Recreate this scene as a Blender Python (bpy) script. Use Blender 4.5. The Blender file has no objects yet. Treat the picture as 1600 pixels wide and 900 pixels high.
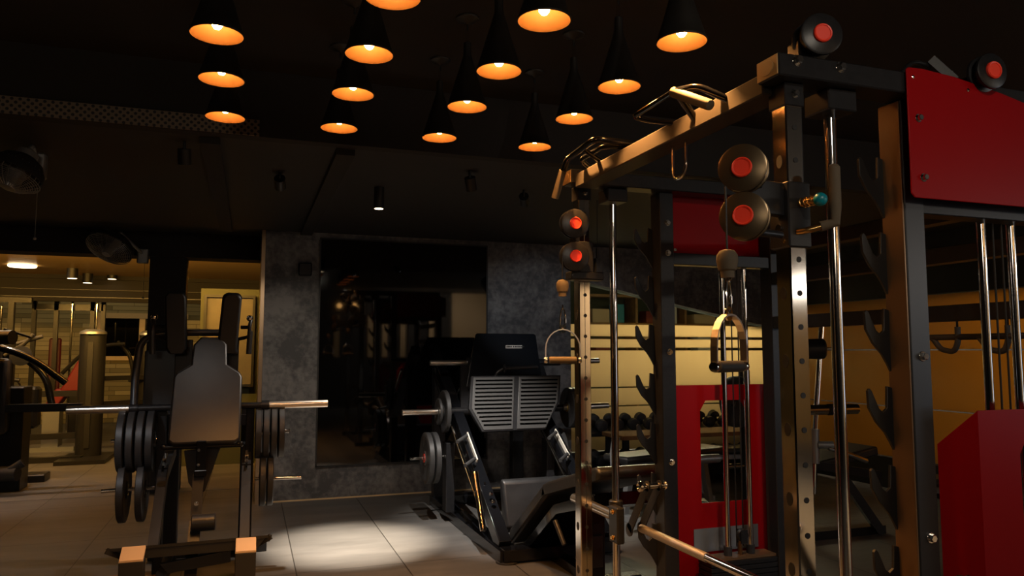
import bpy, math, random
from math import pi, sin, cos, radians
from mathutils import Vector, Matrix
from mathutils.geometry import tessellate_polygon
random.seed(7)
C = bpy.context.scene.collection

# ------------------------------------------------------------------ camera, world, exposure
cam_d = bpy.data.cameras.new('camera'); cam = bpy.data.objects.new('camera', cam_d); C.objects.link(cam)
cam_d.lens = 1170 * 36 / 1600; cam_d.sensor_width = 36; cam_d.clip_start = 0.05; cam_d.clip_end = 100
cam.location = (0, 0, 1.35); cam.rotation_euler = (radians(90 + 4.8), 0, radians(-19.3))
bpy.context.scene.camera = cam
vs = bpy.context.scene.view_settings
vs.view_transform = 'Standard'; vs.look = 'None'; vs.exposure = 0.0; vs.gamma = 1; vs.use_curve_mapping = False
w = bpy.data.worlds.new('world'); bpy.context.scene.world = w; w.use_nodes = True
w.node_tree.nodes['Background'].inputs[0].default_value = (0.35, 0.42, 0.5, 1)
w.node_tree.nodes['Background'].inputs[1].default_value = 0.012

def spot(name, loc, target, power, color, size, blend=0.6, r=0.04):
    d = bpy.data.lights.new(name, 'SPOT'); d.energy = power; d.color = color
    d.spot_size = radians(size); d.spot_blend = blend; d.shadow_soft_size = r
    o = bpy.data.objects.new(name, d); C.objects.link(o); o.location = loc
    o.rotation_euler = (Vector(target) - Vector(loc)).to_track_quat('-Z', 'Y').to_euler()
    return o
def area(name, loc, target, power, color, sx, sy):
    d = bpy.data.lights.new(name, 'AREA'); d.energy = power; d.color = color
    d.shape = 'RECTANGLE'; d.size = sx; d.size_y = sy
    o = bpy.data.objects.new(name, d); C.objects.link(o); o.location = loc
    o.rotation_euler = (Vector(target) - Vector(loc)).to_track_quat('-Z', 'Y').to_euler()
    return o
# ceiling spotlights of the gym and added fill spots
spot('ceiling_can_light', (0.80, 5.0, 2.295), (0.72, 5.45, 0), 1850, (1, .83, .64), 35, 1, .02)
spot('ceiling_can_light', (0.80, 5.0, 2.295), (0.6, 5.0, 0), 70, (1, .86, .72), 150, 1, .02)
# four added fill spotlights, hidden in added cans under the lower ceiling: (position, aim, watts, colour, cone, label); their housings are built below
FILL_CANS = (((-.35, 4.22, 2.40), (-.27, 4.85, .55), 4, (1, .93, .86), 46, 'over the squat machine'),
        ((1.25, 4.35, 2.40), (1.88, 5.35, .5), 380, (1, .93, .85), 48, 'over the leg press'),
        ((1.75, 4.75, 2.40), (2.9, 7.15, 1.3), 48, (.86, .92, 1), 48, 'aimed at the wall right of the black glass'),
        ((.15, 4.75, 2.40), (.42, 7.15, 1.0), 50, (1, .84, .66), 46, 'aimed at the pier left of the black glass'))
for p_, a_, w_, c_, z_, l_ in FILL_CANS: spot('can_fill_light', p_, a_, w_, c_, z_, .8, .004)
spot('squat_side_fill_light', (-1.7, 2.1, 2.72), (-.62, 5.05, .78), 120, (.95, .97, 1), 13, .9, .03)  # added fill pair for the squat machine's plates, no fixture
spot('squat_side_fill_light', (.9, 1.9, 2.72), (.28, 5.05, .85), 90, (1, .95, .88), 10, .9, .03)
spot('mat_spot_light', (-2.5, 6.6, 2.40), (-2.2, 7.75, 0), 75, (1, .80, .62), 32, 1)
spot('threshold_spot_light', (-2.1, 8.6, 2.45), (-2.1, 8.35, 0), 70, (1, .88, .74), 66, 1)
spot('shroud_fill_light', (2.1, 2.35, 2.72), (2.40, 3.45, .75), 75, (1, .90, .80), 34, 1)  # added to brighten the far red shroud, no fixture
spot('rear_floor_spot_light', (4.4, -1.2, 2.7), (4.4, -1.4, 0), 700, (1, .60, .25), 80, 1)
spot('rack_spot_light', (1.2, -0.6, 2.75), (2.3, 3.3, 1.2), 60, (1, .86, .70), 60, 1)
# area lights behind the photographer and in neighbouring rooms, some added as fill
area('cool_fill_light', (5.9, -0.4, 1.5), (2.2, 2.4, 1.3), 10, (.72, .84, 1), 1.4, 1.4)  # added bluish fill, no window stands there
area('strip_light', (5.9, -2.1, 2.08), (2.9, -2.1, 1.9), 18, (1, .88, .74), 3.0, .14)
area('rear_fill_light', (-1.2, -3.2, 2.55), (1.5, 4.5, 0.8), 13, (1, .82, .62), 1.6, .5)  # added fill from behind the camera, no panel built
area('back_room_light', (4.9, 9.2, 2.6), (4.6, 7.2, 1.0), 540, (1, .79, .55), 3.0, .8)
area('side_room_light', (7.6, 3.4, 2.5), (6.0, 3.8, 0.9), 130, (1, .66, .24), .8, 5.0)
area('left_room_light', (-2.6, 9.9, 2.40), (-2.6, 9.9, 0), 13, (1, .80, .52), 1.2, 1.2)
area('left_far_light', (-2.9, 14.6, 2.4), (-2.9, 16.6, 1.2), 13, (1, .74, .36), 4.5, .4)
area('left_ceiling_fill_light', (-2.4, 8.32, 2.33), (-2.4, 10.6, 2.52), 190, (1, .52, .10), 4.5, .06)  # added to brighten the tan ceiling, no cove lamp known

# ------------------------------------------------------------------ materials
def mat(name, col, rough=.5, metal=0., spec=.5, emit=None, es=0., noise=None, bump=0., coat=0.):
    m = bpy.data.materials.new(name); m.use_nodes = True; nt = m.node_tree; b = nt.nodes['Principled BSDF']
    b.inputs['Base Color'].default_value = (*col, 1); b.inputs['Roughness'].default_value = rough
    b.inputs['Metallic'].default_value = metal; b.inputs['Specular IOR Level'].default_value = spec
    b.inputs['Coat Weight'].default_value = coat
    if emit: b.inputs['Emission Color'].default_value = (*emit, 1); b.inputs['Emission Strength'].default_value = es
    if noise:
        sc, amt, col2 = noise
        tc = nt.nodes.new('ShaderNodeTexCoord'); n = nt.nodes.new('ShaderNodeTexNoise'); n.inputs['Scale'].default_value = sc
        n.inputs['Detail'].default_value = 6; nt.links.new(tc.outputs['Object'], n.inputs['Vector'])
        r = nt.nodes.new('ShaderNodeValToRGB'); r.color_ramp.elements[0].position = .5 - amt; r.color_ramp.elements[1].position = .5 + amt
        r.color_ramp.elements[0].color = (*col, 1); r.color_ramp.elements[1].color = (*col2, 1)
        nt.links.new(n.outputs['Fac'], r.inputs[0]); nt.links.new(r.outputs[0], b.inputs['Base Color'])
        if bump:
            bp = nt.nodes.new('ShaderNodeBump'); bp.inputs['Strength'].default_value = bump; bp.inputs['Distance'].default_value = .01
            nt.links.new(n.outputs['Fac'], bp.inputs['Height']); nt.links.new(bp.outputs[0], b.inputs['Normal'])
    return m
M = {}
M['black'] = mat('black_powder_coat', (.011, .011, .012), .34, spec=.32, noise=(60, .2, (.016, .016, .018)))
M['gloss'] = mat('gloss_black_paint', (.005, .0055, .007), .14, spec=.4, coat=.2)
M['sledpaint'] = mat('blue_black_paint', (.004, .005, .007), .3)
M['capwood'] = mat('pale_wood_cap', (.60, .46, .33), .5)
M['beamlit'] = mat('lamplit_black_beam', (.050, .043, .036), .45, spec=.15)  # black beam coat lightened, pendant glow put into the colour
M['cap'] = mat('lamplit_beam_end', (.40, .25, .10), .45)  # bright pendant light on the beam ends painted as tan
M['deepred'] = mat('deep_red_vinyl', (.07, .006, .008), .5)
M['slot'] = mat('black_groove', (.001, .001, .001), .9, spec=0)
M['satin'] = mat('satin_steel', (.80, .74, .66), .30, 1)
M['matte'] = mat('matte_black', (.006, .006, .006), .5)
M['graymetal'] = mat('grey_painted_steel', (.032, .033, .036), .36, .3)
M['rubber'] = mat('black_rubber', (.022, .022, .023), .62, noise=(40, .2, (.03, .03, .031)))
M['plate'] = mat('rubber_weight_plate', (.032, .0325, .034), .42)
M['chrome'] = mat('chrome', (.78, .76, .73), .10, 1)
M['steel'] = mat('polished_steel', (.66, .63, .59), .10, 1)
M['knurl'] = mat('knurled_steel', (.72, .66, .60), .42, 1, noise=(300, .3, (.5, .46, .42)), bump=.3)
M['red'] = mat('red_gloss_paint', (.30, .002, .004), .36, spec=.12)
M['hub'] = mat('red_hub_plastic', (.95, .055, .025), .4)
M['vinyl'] = mat('black_vinyl', (.009, .0092, .010), .40, noise=(9, .25, (.020, .0205, .022)), bump=.1)
M['padblack'] = mat('black_pad_leather', (.004, .004, .004), .45, spec=.25)
M['pulleyface'] = mat('amber_sheen_metal', (.20, .145, .085), .30, .85)  # amber reflection on the near pulleys put into the base colour
M['brownmetal'] = mat('brown_steel_with_glow', (.20, .115, .055), .30, .45)  # brown holds the lamp glow on the near upright; stack top shares it
M['litfloor'] = None
M['treadplate'] = mat('ribbed_grey_rubber', (.042, .042, .042), .42)
M['teal'] = mat('teal_plastic', (.0, .20, .26), .35)
M['foam'] = mat('foam_grip', (.10, .075, .045), .75)
M['gold'] = mat('brass_spring', (.8, .5, .18), .25, 1)
M['sticker'] = mat('white_sticker', (.55, .52, .46), .5)
M['yellow'] = mat('yellow_ring', (.7, .45, .05), .35, .6)
M['lampout'] = mat('black_lamp_shade', (.016, .014, .012), .5)
M['lampin'] = mat('gold_lamp_lining', (.068, .034, .0095), .6, .0, .15)
M['bulb'] = mat('glowing_bulb', (1, .8, .5), .5, emit=(1, .42, .11), es=230)
M['drumglow'] = mat('amber_drum_shade', (.8, .4, .1), .5, emit=(1, .42, .06), es=1.2)
M['smallbulb'] = mat('small_bulb', (1, .8, .5), .5, emit=(1, .6, .25), es=14)
M['downlight'] = mat('lit_downlight_lens', (1, .9, .8), .5, emit=(1, .74, .44), es=6)
M['wood'] = mat('brown_wood', (.32, .17, .06), .45, noise=(14, .2, (.22, .11, .04)))
M['ceil'] = mat('black_ceiling_paint', (.018, .016, .015), .85)
M['ceil2'] = mat('dark_grey_ceiling', (.020, .018, .017), .7)
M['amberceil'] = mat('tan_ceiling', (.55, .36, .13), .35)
M['trimgold'] = mat('bronze_trim', (.42, .30, .19), .3, .8)
M['green'] = mat('green_wall', (.035, .05, .03), .7, noise=(1.2, .2, (.06, .065, .03)))
M['glossglass'] = mat('black_glass', (.002, .002, .002), .035, spec=.55)
M['olive'] = mat('olive_wall', (.05, .055, .025), .7)
M['globe'] = mat('frosted_globe', (1, .8, .5), .5, emit=(1, .50, .14), es=9)
M['silver'] = mat('silver_painted_steel', (.30, .31, .32), .35, .6)
M['beige'] = mat('beige_frame', (.55, .40, .22), .5)
M['picture'] = mat('picture_panel', (.08, .07, .055), .6, noise=(6, .3, (.12, .105, .08)))
M['darkred'] = mat('red_upholstery', (.16, .008, .010), .4)

def concrete():
    m = bpy.data.materials.new('dark_concrete_plaster'); m.use_nodes = True; nt = m.node_tree; b = nt.nodes['Principled BSDF']
    tc = nt.nodes.new('ShaderNodeTexCoord')
    n = nt.nodes.new('ShaderNodeTexNoise'); n.inputs['Scale'].default_value = 3.2; n.inputs['Detail'].default_value = 9; n.inputs['Roughness'].default_value = .68; n.inputs['Distortion'].default_value = .5
    n2 = nt.nodes.new('ShaderNodeTexNoise'); n2.inputs['Scale'].default_value = 22; n2.inputs['Detail'].default_value = 5
    for k in (n, n2): nt.links.new(tc.outputs['Object'], k.inputs['Vector'])
    mx = nt.nodes.new('ShaderNodeMix'); mx.inputs[0].default_value = .3
    nt.links.new(n.outputs['Fac'], mx.inputs[2]); nt.links.new(n2.outputs['Fac'], mx.inputs[3])
    r = nt.nodes.new('ShaderNodeValToRGB'); r.color_ramp.elements[0].position = .43; r.color_ramp.elements[1].position = .60
    r.color_ramp.elements[0].color = (.055, .056, .060, 1); r.color_ramp.elements[1].color = (.17, .166, .165, 1)
    nt.links.new(mx.outputs[0], r.inputs[0]); nt.links.new(r.outputs[0], b.inputs['Base Color'])
    b.inputs['Roughness'].default_value = .6
    bp = nt.nodes.new('ShaderNodeBump'); bp.inputs['Strength'].default_value = .35; bp.inputs['Distance'].default_value = .02
    nt.links.new(mx.outputs[0], bp.inputs['Height']); nt.links.new(bp.outputs[0], b.inputs['Normal'])
    return m
M['concrete'] = concrete()
def tiles(g=1.0, nm='grey_rubber_tiles'):
    m = bpy.data.materials.new(nm); m.use_nodes = True; nt = m.node_tree; b = nt.nodes['Principled BSDF']
    tc = nt.nodes.new('ShaderNodeTexCoord'); mp = nt.nodes.new('ShaderNodeMapping'); mp.inputs['Location'].default_value = (TX, TY, 0)
    br = nt.nodes.new('ShaderNodeTexBrick'); br.offset = 0; br.inputs['Scale'].default_value = 1
    br.inputs['Brick Width'].default_value = TW; br.inputs['Row Height'].default_value = TH
    br.inputs['Mortar Size'].default_value = .004; br.inputs['Mortar Smooth'].default_value = .3
    br.inputs['Color1'].default_value = (.088 * g, .086 * g, .083 * g, 1); br.inputs['Color2'].default_value = (.104 * g, .101 * g, .097 * g, 1); br.inputs['Mortar'].default_value = (.02, .018, .016, 1)
    nt.links.new(tc.outputs['Object'], mp.inputs[0]); nt.links.new(mp.outputs[0], br.inputs['Vector'])
    n = nt.nodes.new('ShaderNodeTexNoise'); n.inputs['Scale'].default_value = 2.2; n.inputs['Detail'].default_value = 8; n.inputs['Roughness'].default_value = .65
    mp2 = nt.nodes.new('ShaderNodeMapping'); mp2.inputs['Scale'].default_value = (.55, 2.2, 1); nt.links.new(tc.outputs['Object'], mp2.inputs[0]); nt.links.new(mp2.outputs[0], n.inputs['Vector'])
    r = nt.nodes.new('ShaderNodeValToRGB'); r.color_ramp.elements[0].position = .3; r.color_ramp.elements[1].position = .7
    r.color_ramp.elements[0].color = (.68, .68, .68, 1); r.color_ramp.elements[1].color = (1.2, 1.2, 1.2, 1)
    nt.links.new(n.outputs['Fac'], r.inputs[0])
    mx = nt.nodes.new('ShaderNodeMix'); mx.data_type = 'RGBA'; mx.blend_type = 'MULTIPLY'; mx.inputs[0].default_value = 1
    nt.links.new(br.outputs['Color'], mx.inputs[6]); nt.links.new(r.outputs[0], mx.inputs[7])
    nt.links.new(mx.outputs[2], b.inputs['Base Color'])
    b.inputs['Roughness'].default_value = .52
    bp = nt.nodes.new('ShaderNodeBump'); bp.inputs['Strength'].default_value = .6; bp.inputs['Distance'].default_value = .004; bp.invert = True
    nt.links.new(br.outputs['Fac'], bp.inputs['Height']); nt.links.new(bp.outputs[0], b.inputs['Normal'])
    return m
TW, TH, TX, TY = .66, 1.32, .35, .42
M['tiles'] = tiles(); M['litfloor'] = tiles(1.25, 'lit_grey_tiles')  # second, brighter tile copy carries the left room's light pool in its colour
def stone():
    m = bpy.data.materials.new('stacked_stone_cladding'); m.use_nodes = True; nt = m.node_tree; b = nt.nodes['Principled BSDF']
    tc = nt.nodes.new('ShaderNodeTexCoord'); sp = nt.nodes.new('ShaderNodeSeparateXYZ'); cb = nt.nodes.new('ShaderNodeCombineXYZ')
    nt.links.new(tc.outputs['Object'], sp.inputs[0]); nt.links.new(sp.outputs['X'], cb.inputs['X']); nt.links.new(sp.outputs['Z'], cb.inputs['Y'])
    br = nt.nodes.new('ShaderNodeTexBrick'); br.offset = .4; br.squash = 1.6; br.squash_frequency = 3
    br.inputs['Scale'].default_value = 1; br.inputs['Brick Width'].default_value = .62; br.inputs['Row Height'].default_value = .085; br.inputs['Mortar Size'].default_value = .004
    br.inputs['Color1'].default_value = (.46, .40, .24, 1); br.inputs['Color2'].default_value = (.20, .17, .085, 1); br.inputs['Mortar'].default_value = (.10, .085, .045, 1)
    nt.links.new(cb.outputs[0], br.inputs['Vector']); nt.links.new(br.outputs['Color'], b.inputs['Base Color']); b.inputs['Roughness'].default_value = .8
    bp = nt.nodes.new('ShaderNodeBump'); bp.inputs['Strength'].default_value = .6; bp.inputs['Distance'].default_value = .03; bp.invert = True
    nt.links.new(br.outputs['Fac'], bp.inputs['Height']); nt.links.new(bp.outputs[0], b.inputs['Normal'])
    return m
M['stone'] = stone()
def perforated():
    m = bpy.data.materials.new('perforated_metal'); m.use_nodes = True; nt = m.node_tree; b = nt.nodes['Principled BSDF']
    tc = nt.nodes.new('ShaderNodeTexCoord'); mp = nt.nodes.new('ShaderNodeMapping'); mp.inputs['Rotation'].default_value = (0, 0, 0)
    v = nt.nodes.new('ShaderNodeTexVoronoi'); v.voronoi_dimensions = '2D'; v.inputs['Scale'].default_value = 42; v.inputs['Randomness'].default_value = 0
    sp = nt.nodes.new('ShaderNodeSeparateXYZ'); cb = nt.nodes.new('ShaderNodeCombineXYZ'); nt.links.new(tc.outputs['Object'], sp.inputs[0]); nt.links.new(sp.outputs['X'], cb.inputs['X']); nt.links.new(sp.outputs['Z'], cb.inputs['Y']); mp.inputs['Rotation'].default_value = (0, 0, radians(45)); nt.links.new(cb.outputs[0], mp.inputs[0]); nt.links.new(mp.outputs[0], v.inputs['Vector'])
    r = nt.nodes.new('ShaderNodeValToRGB'); r.color_ramp.interpolation = 'CONSTANT'; r.color_ramp.elements[0].color = (.002, .002, .002, 1)
    r.color_ramp.elements[1].position = .31; r.color_ramp.elements[1].color = (.17, .13, .09, 1)
    nt.links.new(v.outputs['Distance'], r.inputs[0]); nt.links.new(r.outputs[0], b.inputs['Base Color']); b.inputs['Roughness'].default_value = .5
    return m
M['perf'] = perforated()
def frosted(name, col, col2):
    m = bpy.data.materials.new(name); m.use_nodes = True; nt = m.node_tree; out = nt.nodes['Material Output']; nt.nodes.remove(nt.nodes['Principled BSDF'])
    t = nt.nodes.new('ShaderNodeBsdfTranslucent'); d = nt.nodes.new('ShaderNodeBsdfDiffuse'); g = nt.nodes.new('ShaderNodeBsdfGlossy')
    t.inputs[0].default_value = (*col, 1); d.inputs[0].default_value = (*col2, 1); g.inputs['Roughness'].default_value = .35; g.inputs[0].default_value = (.5, .5, .5, 1)
    a = nt.nodes.new('ShaderNodeMixShader'); a.inputs[0].default_value = .35; nt.links.new(t.outputs[0], a.inputs[1]); nt.links.new(d.outputs[0], a.inputs[2])
    c = nt.nodes.new('ShaderNodeMixShader'); c.inputs[0].default_value = .06; nt.links.new(a.outputs[0], c.inputs[1]); nt.links.new(g.outputs[0], c.inputs[2])
    nt.links.new(c.outputs[0], out.inputs[0]); return m
M['frost'] = frosted('frosted_film_glass', (.74, .60, .40), (.30, .24, .15))
M['frostamber'] = frosted('amber_film_glass', (.70, .46, .14), (.22, .15, .05))
def clear():
    m = bpy.data.materials.new('clear_glass'); m.use_nodes = True; nt = m.node_tree; out = nt.nodes['Material Output']; nt.nodes.remove(nt.nodes['Principled BSDF'])
    t = nt.nodes.new('ShaderNodeBsdfTransparent'); t.inputs[0].default_value = (.86, .93, .88, 1); g = nt.nodes.new('ShaderNodeBsdfGlossy'); g.inputs['Roughness'].default_value = .03
    a = nt.nodes.new('ShaderNodeMixShader'); f = nt.nodes.new('ShaderNodeFresnel'); nt.links.new(f.outputs[0], a.inputs[0])
    nt.links.new(t.outputs[0], a.inputs[1]); nt.links.new(g.outputs[0], a.inputs[2]); nt.links.new(a.outputs[0], out.inputs[0]); return m
M['clear'] = clear()

# ------------------------------------------------------------------ mesh builder
def perp(d):
    d = Vector(d).normalized(); a = Vector((0, 0, 1)) if abs(d.z) < .9 else Vector((0, 1, 0))
    u = d.cross(a).normalized(); return u, u.cross(d).normalized()
class MB:
    def __init__(s): s.v = []; s.f = []; s.mi = []; s.m = 0
    def add(s, vs_, fs):
        n = len(s.v); s.v += [Vector(p) for p in vs_]; s.f += [[i + n for i in f] for f in fs]; s.mi += [s.m] * len(fs); return s
    def box(s, x0, x1, y0, y1, z0, z1, c=0.0):
        if c and min(x1 - x0, y1 - y0, z1 - z0) > 2.2 * c:      # chamfered box
            pts = []; idx = {}
            for i, X in enumerate((x0, x1)):
                for j, Y in enumerate((y0, y1)):
                    for k, Z in enumerate((z0, z1)):
                        sx, sy, sz = (c, -c)[i], (c, -c)[j], (c, -c)[k]
                        for ax, p in enumerate(((X, Y + sy, Z + sz), (X + sx, Y, Z + sz), (X + sx, Y + sy, Z))):
                            idx[i, j, k, ax] = len(pts); pts.append(p)
            F = []; g = lambda i, j, k, a: idx[i, j, k, a]
            for e in (0, 1):
                F.append([g(e, 0, 0, 0), g(e, 1, 0, 0), g(e, 1, 1, 0), g(e, 0, 1, 0)][::(1 if e else -1)])
                F.append([g(0, e, 0, 1), g(0, e, 1, 1), g(1, e, 1, 1), g(1, e, 0, 1)][::(1 if e else -1)])
                F.append([g(0, 0, e, 2), g(1, 0, e, 2), g(1, 1, e, 2), g(0, 1, e, 2)][::(1 if e else -1)])
            for a in (0, 1):
                for b in (0, 1):
                    F.append([g(a, b, 0, 0), g(a, b, 1, 0), g(a, b, 1, 1), g(a, b, 0, 1)])
                    F.append([g(a, 0, b, 0), g(a, 1, b, 0), g(a, 1, b, 2), g(a, 0, b, 2)])
                    F.append([g(0, a, b, 1), g(1, a, b, 1), g(1, a, b, 2), g(0, a, b, 2)])
                    for d in (0, 1): F.append([g(a, b, d, 0), g(a, b, d, 1), g(a, b, d, 2)])
            return s.add(pts, F)
        p = [(x, y, z) for x in (x0, x1) for y in (y0, y1) for z in (z0, z1)]
        return s.add(p, [(0, 1, 3, 2), (4, 6, 7, 5), (0, 4, 5, 1), (2, 3, 7, 6), (0, 2, 6, 4), (1, 5, 7, 3)])
    def bar(s, a, b, w, h, up=(0, 0, 1)):
        a, b = Vector(a), Vector(b); d = (b - a).normalized(); u = d.cross(Vector(up)).normalized(); t = u.cross(d)
        P = [q + u * (i * w / 2) + t * (j * h / 2) for q in (a, b) for i, j in ((-1, -1), (1, -1), (1, 1), (-1, 1))]
        return s.add(P, [(3, 2, 1, 0), (4, 5, 6, 7), (0, 1, 5, 4), (1, 2, 6, 5), (2, 3, 7, 6), (3, 0, 4, 7)])
    def lathe(s, prof, o=(0, 0, 0), ax=(0, 0, 1), n=32):
        o = Vector(o); d = Vector(ax).normalized(); u, t = perp(d); P = []; F = []
        for r, z in prof:
            for k in range(n):
                a = 2 * pi * k / n; P.append(o + d * z + (u * cos(a) + t * sin(a)) * r)
        for i in range(len(prof) - 1):
            for k in range(n):
                k2 = (k + 1) % n; F.append((i * n + k, i * n + k2, (i + 1) * n + k2, (i + 1) * n + k))
        if prof[0][0] > 1e-5: F.append(list(range(n))[::-1])
        if prof[-1][0] > 1e-5: F.append([(len(prof) - 1) * n + k for k in range(n)])
        return s.add(P, F)
    def openlathe(s, prof, o=(0, 0, 0), ax=(0, 0, 1), n=40):
        k0 = len(s.f); s.lathe(prof, o, ax, n)
        for e in range(2):
            for i in range(len(s.f) - 1, k0 - 1, -1):
                if len(s.f[i]) == n: s.f.pop(i); s.mi.pop(i); break
        return s
    def cyl(s, a, b, r, r2=None, n=20, c=0.0):
        a, b = Vector(a), Vector(b); L = (b - a).length; r2 = r if r2 is None else r2
        pr = [(r, 0), (r2, L)] if not c else [(r - c, 0), (r, c), (r2, L - c), (r2 - c, L)]
        return s.lathe(pr, a, b - a, n)
    def ball(s, c, r, n=20, sz=1.0, ax=(0, 0, 1)):
        return s.lathe([(max(r * sin(pi * k / 10), 1e-6), -r * sz * cos(pi * k / 10)) for k in range(11)], c, ax, n)
    def tube(s, pts, r, n=12, fillet=0.0, closed=False):
        pts = [Vector(p) for p in pts]
        if fillet:
            q = [pts[0]]
            for i in range(1, len(pts) - 1):
                p, a, b = pts[i], pts[i - 1] - pts[i], pts[i + 1] - pts[i]
                f = min(fillet, a.length * .48, b.length * .48); A = p + a.normalized() * f; B = p + b.normalized() * f
                for k in range(7):
                    t = k / 6; q.append(A * (1 - t) ** 2 + p * 2 * t * (1 - t) + B * t * t)
            q.append(pts[-1]); pts = q
        rr = r if isinstance(r, list) else [r] * len(pts)
        P = []; F = []; N = len(pts); u = None
        for i, p in enumerate(pts):
            a = pts[(i - 1) % N] if (closed or i) else p; b = pts[(i + 1) % N] if (closed or i < N - 1) else p
            d = (b - a).normalized()
            if u is None: u, t = perp(d)
            else:
                u = (u - d * u.dot(d)).normalized(); t = u.cross(d)
            for k in range(n):
                g = 2 * pi * k / n; P.append(p + (u * cos(g) + t * sin(g)) * rr[i])
        for i in range(N if closed else N - 1):
            j = (i + 1) % N
            for k in range(n): k2 = (k + 1) % n; F.append((i * n + k, i * n + k2, j * n + k2, j * n + k))
        if not closed: F.append(list(range(n))[::-1]); F.append([(N - 1) * n + k for k in range(n)])
        return s.add(P, F)
    def prism(s, outer, ext, fn=lambda a, b: (a, 0, b), holes=()):
        ext = Vector(ext); loops = [list(outer)] + [list(h) for h in holes]
        L3 = [[Vector(fn(*p)) for p in l] for l in loops]; flat = [p for l in L3 for p in l]; n = len(flat)
        tri = tessellate_polygon([[Vector((p[0], p[1], 0)) for p in l] for l in loops])
        F = [list(t)[::-1] for t in tri] + [[i + n for i in t] for t in tri]; k = 0
        for l in L3:
            m = len(l)
            for i in range(m): j = (i + 1) % m; F.append([k + i, k + j, k + j + n, k + i + n])
            k += m
        return s.add(flat + [p + ext for p in flat], F)
    def build(s, name, mats, parent=None, bevel=0.0, seg=2, angle=35):
        off = parent_loc(parent) if parent else Vector((0, 0, 0))
        me = bpy.data.meshes.new(name); me.from_pydata([v - off for v in s.v], [], s.f)
        mats = mats if isinstance(mats, (list, tuple)) else [mats]
        for m in mats: me.materials.append(M[m] if isinstance(m, str) else m)
        for p, i in zip(me.polygons, s.mi): p.material_index = i
        import bmesh
        bm = bmesh.new(); bm.from_mesh(me); bmesh.ops.recalc_face_normals(bm, faces=bm.faces); bm.to_mesh(me); bm.free()
        for p in me.polygons: p.use_smooth = True
        me.set_sharp_from_angle(angle=radians(angle))
        o = bpy.data.objects.new(name, me); C.objects.link(o)
        if parent: o.parent = parent
        if bevel:
            b = o.modifiers.new('bevel', 'BEVEL'); b.width = bevel; b.segments = seg; b.limit_method = 'ANGLE'; b.angle_limit = radians(40)
            b.harden_normals = False
        return o
def parent_loc(p):
    v = Vector((0, 0, 0))
    while p: v += p.location; p = p.parent
    return v
def thing(name, label, cat, loc=(0, 0, 0), group=None):
    o = bpy.data.objects.new(name, None); C.objects.link(o); o.location = loc; o.empty_display_size = .1
    o['label'] = label; o['category'] = cat
    if group: o['group'] = group
    return o
def tag(o, label, cat, group=None, kind=None):
    o['label'] = label; o['category'] = cat
    if group: o['group'] = group
    if kind: o['kind'] = kind
    return o
def struct(name, mb, m, **k):
    o = mb.build(name, m, **k); o['kind'] = 'structure'; return o
def dup(root, loc, label=None, rz=None):
    def cp(o, par):
        c = o.copy(); C.objects.link(c)
        if par: c.parent = par
        for ch in [x for x in list(o.children)]: cp(ch, c)
        return c
    r = cp(root, None); r.location = loc
    if rz is not None: r.rotation_euler = (0, 0, rz)
    if label: r['label'] = label
    return r
def bolt(mb, p, d, r=.011, h=.010):
    d = Vector(d).normalized(); p = Vector(p)
    mb.lathe([(r * 1.35, 0), (r * 1.35, .002), (r * 1.3, .0025)], p, d, 16)
    mb.lathe([(r, .0025), (r, h), (r * .85, h + .0015)], p, d, 6)
    return mb

# ------------------------------------------------------------------ setting
struct('floor', MB().box(-6, 8.5, -4, 7.97, -.1, 0).box(.12, 8.5, 7.97, 17, -.1, 0), 'tiles')
struct('floor', MB().box(-6, .12, 7.97, 17, -.1, .002), 'litfloor')
struct('ceiling', MB().box(-6, 6.0, -4, 4.0, 2.80, 2.9), 'ceil')
struct('ceiling', MB().box(-6, 6.0, 4.08, 7.15, 2.45, 2.55), 'ceil2')
struct('trim_1', MB().box(-6, 6.0, 4.0, 4.08, 2.45, 2.9), 'ceil')
t1 = MB(); 
for X in (-.22, .47): t1.box(X - .05, X + .05, 4.09, 7.1, 2.415, 2.45)
struct('trim_2', t1, 'ceil')
wb = MB()
wb.prism([(.12, 0), (2.9, 0), (3.15, 0), (3.15, 2.12), (3.4, 2.06), (5.45, 1.66), (6, 1.60), (6, 2.9), (.12, 2.9)], (0, .2, 0), lambda a, b: (a, 7.15, b))
struct('wall_back', wb, 'concrete')
struct('wall_back', MB().box(3.15, 6, 7.15, 7.35, 0, .30), 'ceil2')
# side wall with the amber film glazing
struct('wall_right', MB().box(6, 6.15, -4, 7.15, 1.88, 2.9).box(6, 6.15, -4, 7.15, 0, .30), 'ceil2')
sw = MB()
z0 = .30
for z1 in (.80, 1.36, 1.88):
    for y0 in [-4 + 1.4 * k for k in range(8)]:
        sw.box(6.05, 6.06, y0 + .004, min(7.15, y0 + 1.4) - .004, z0 + .006, z1 - .006)
    z0 = z1
struct('window_3', sw, 'frostamber')
struct('wall_left', MB().box(-6, -5.8, -4, 17, 0, 2.9), 'ceil')
struct('wall_front', MB().box(-6, 4.8, -4.2, -4, 0, 2.9), 'ceil2')
struct('wall_front', MB().box(4.8, 6.15, -4.2, -4, 0, 2.9), 'beige')  # beige stretch added to brighten reflections in the chrome uprights
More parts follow.
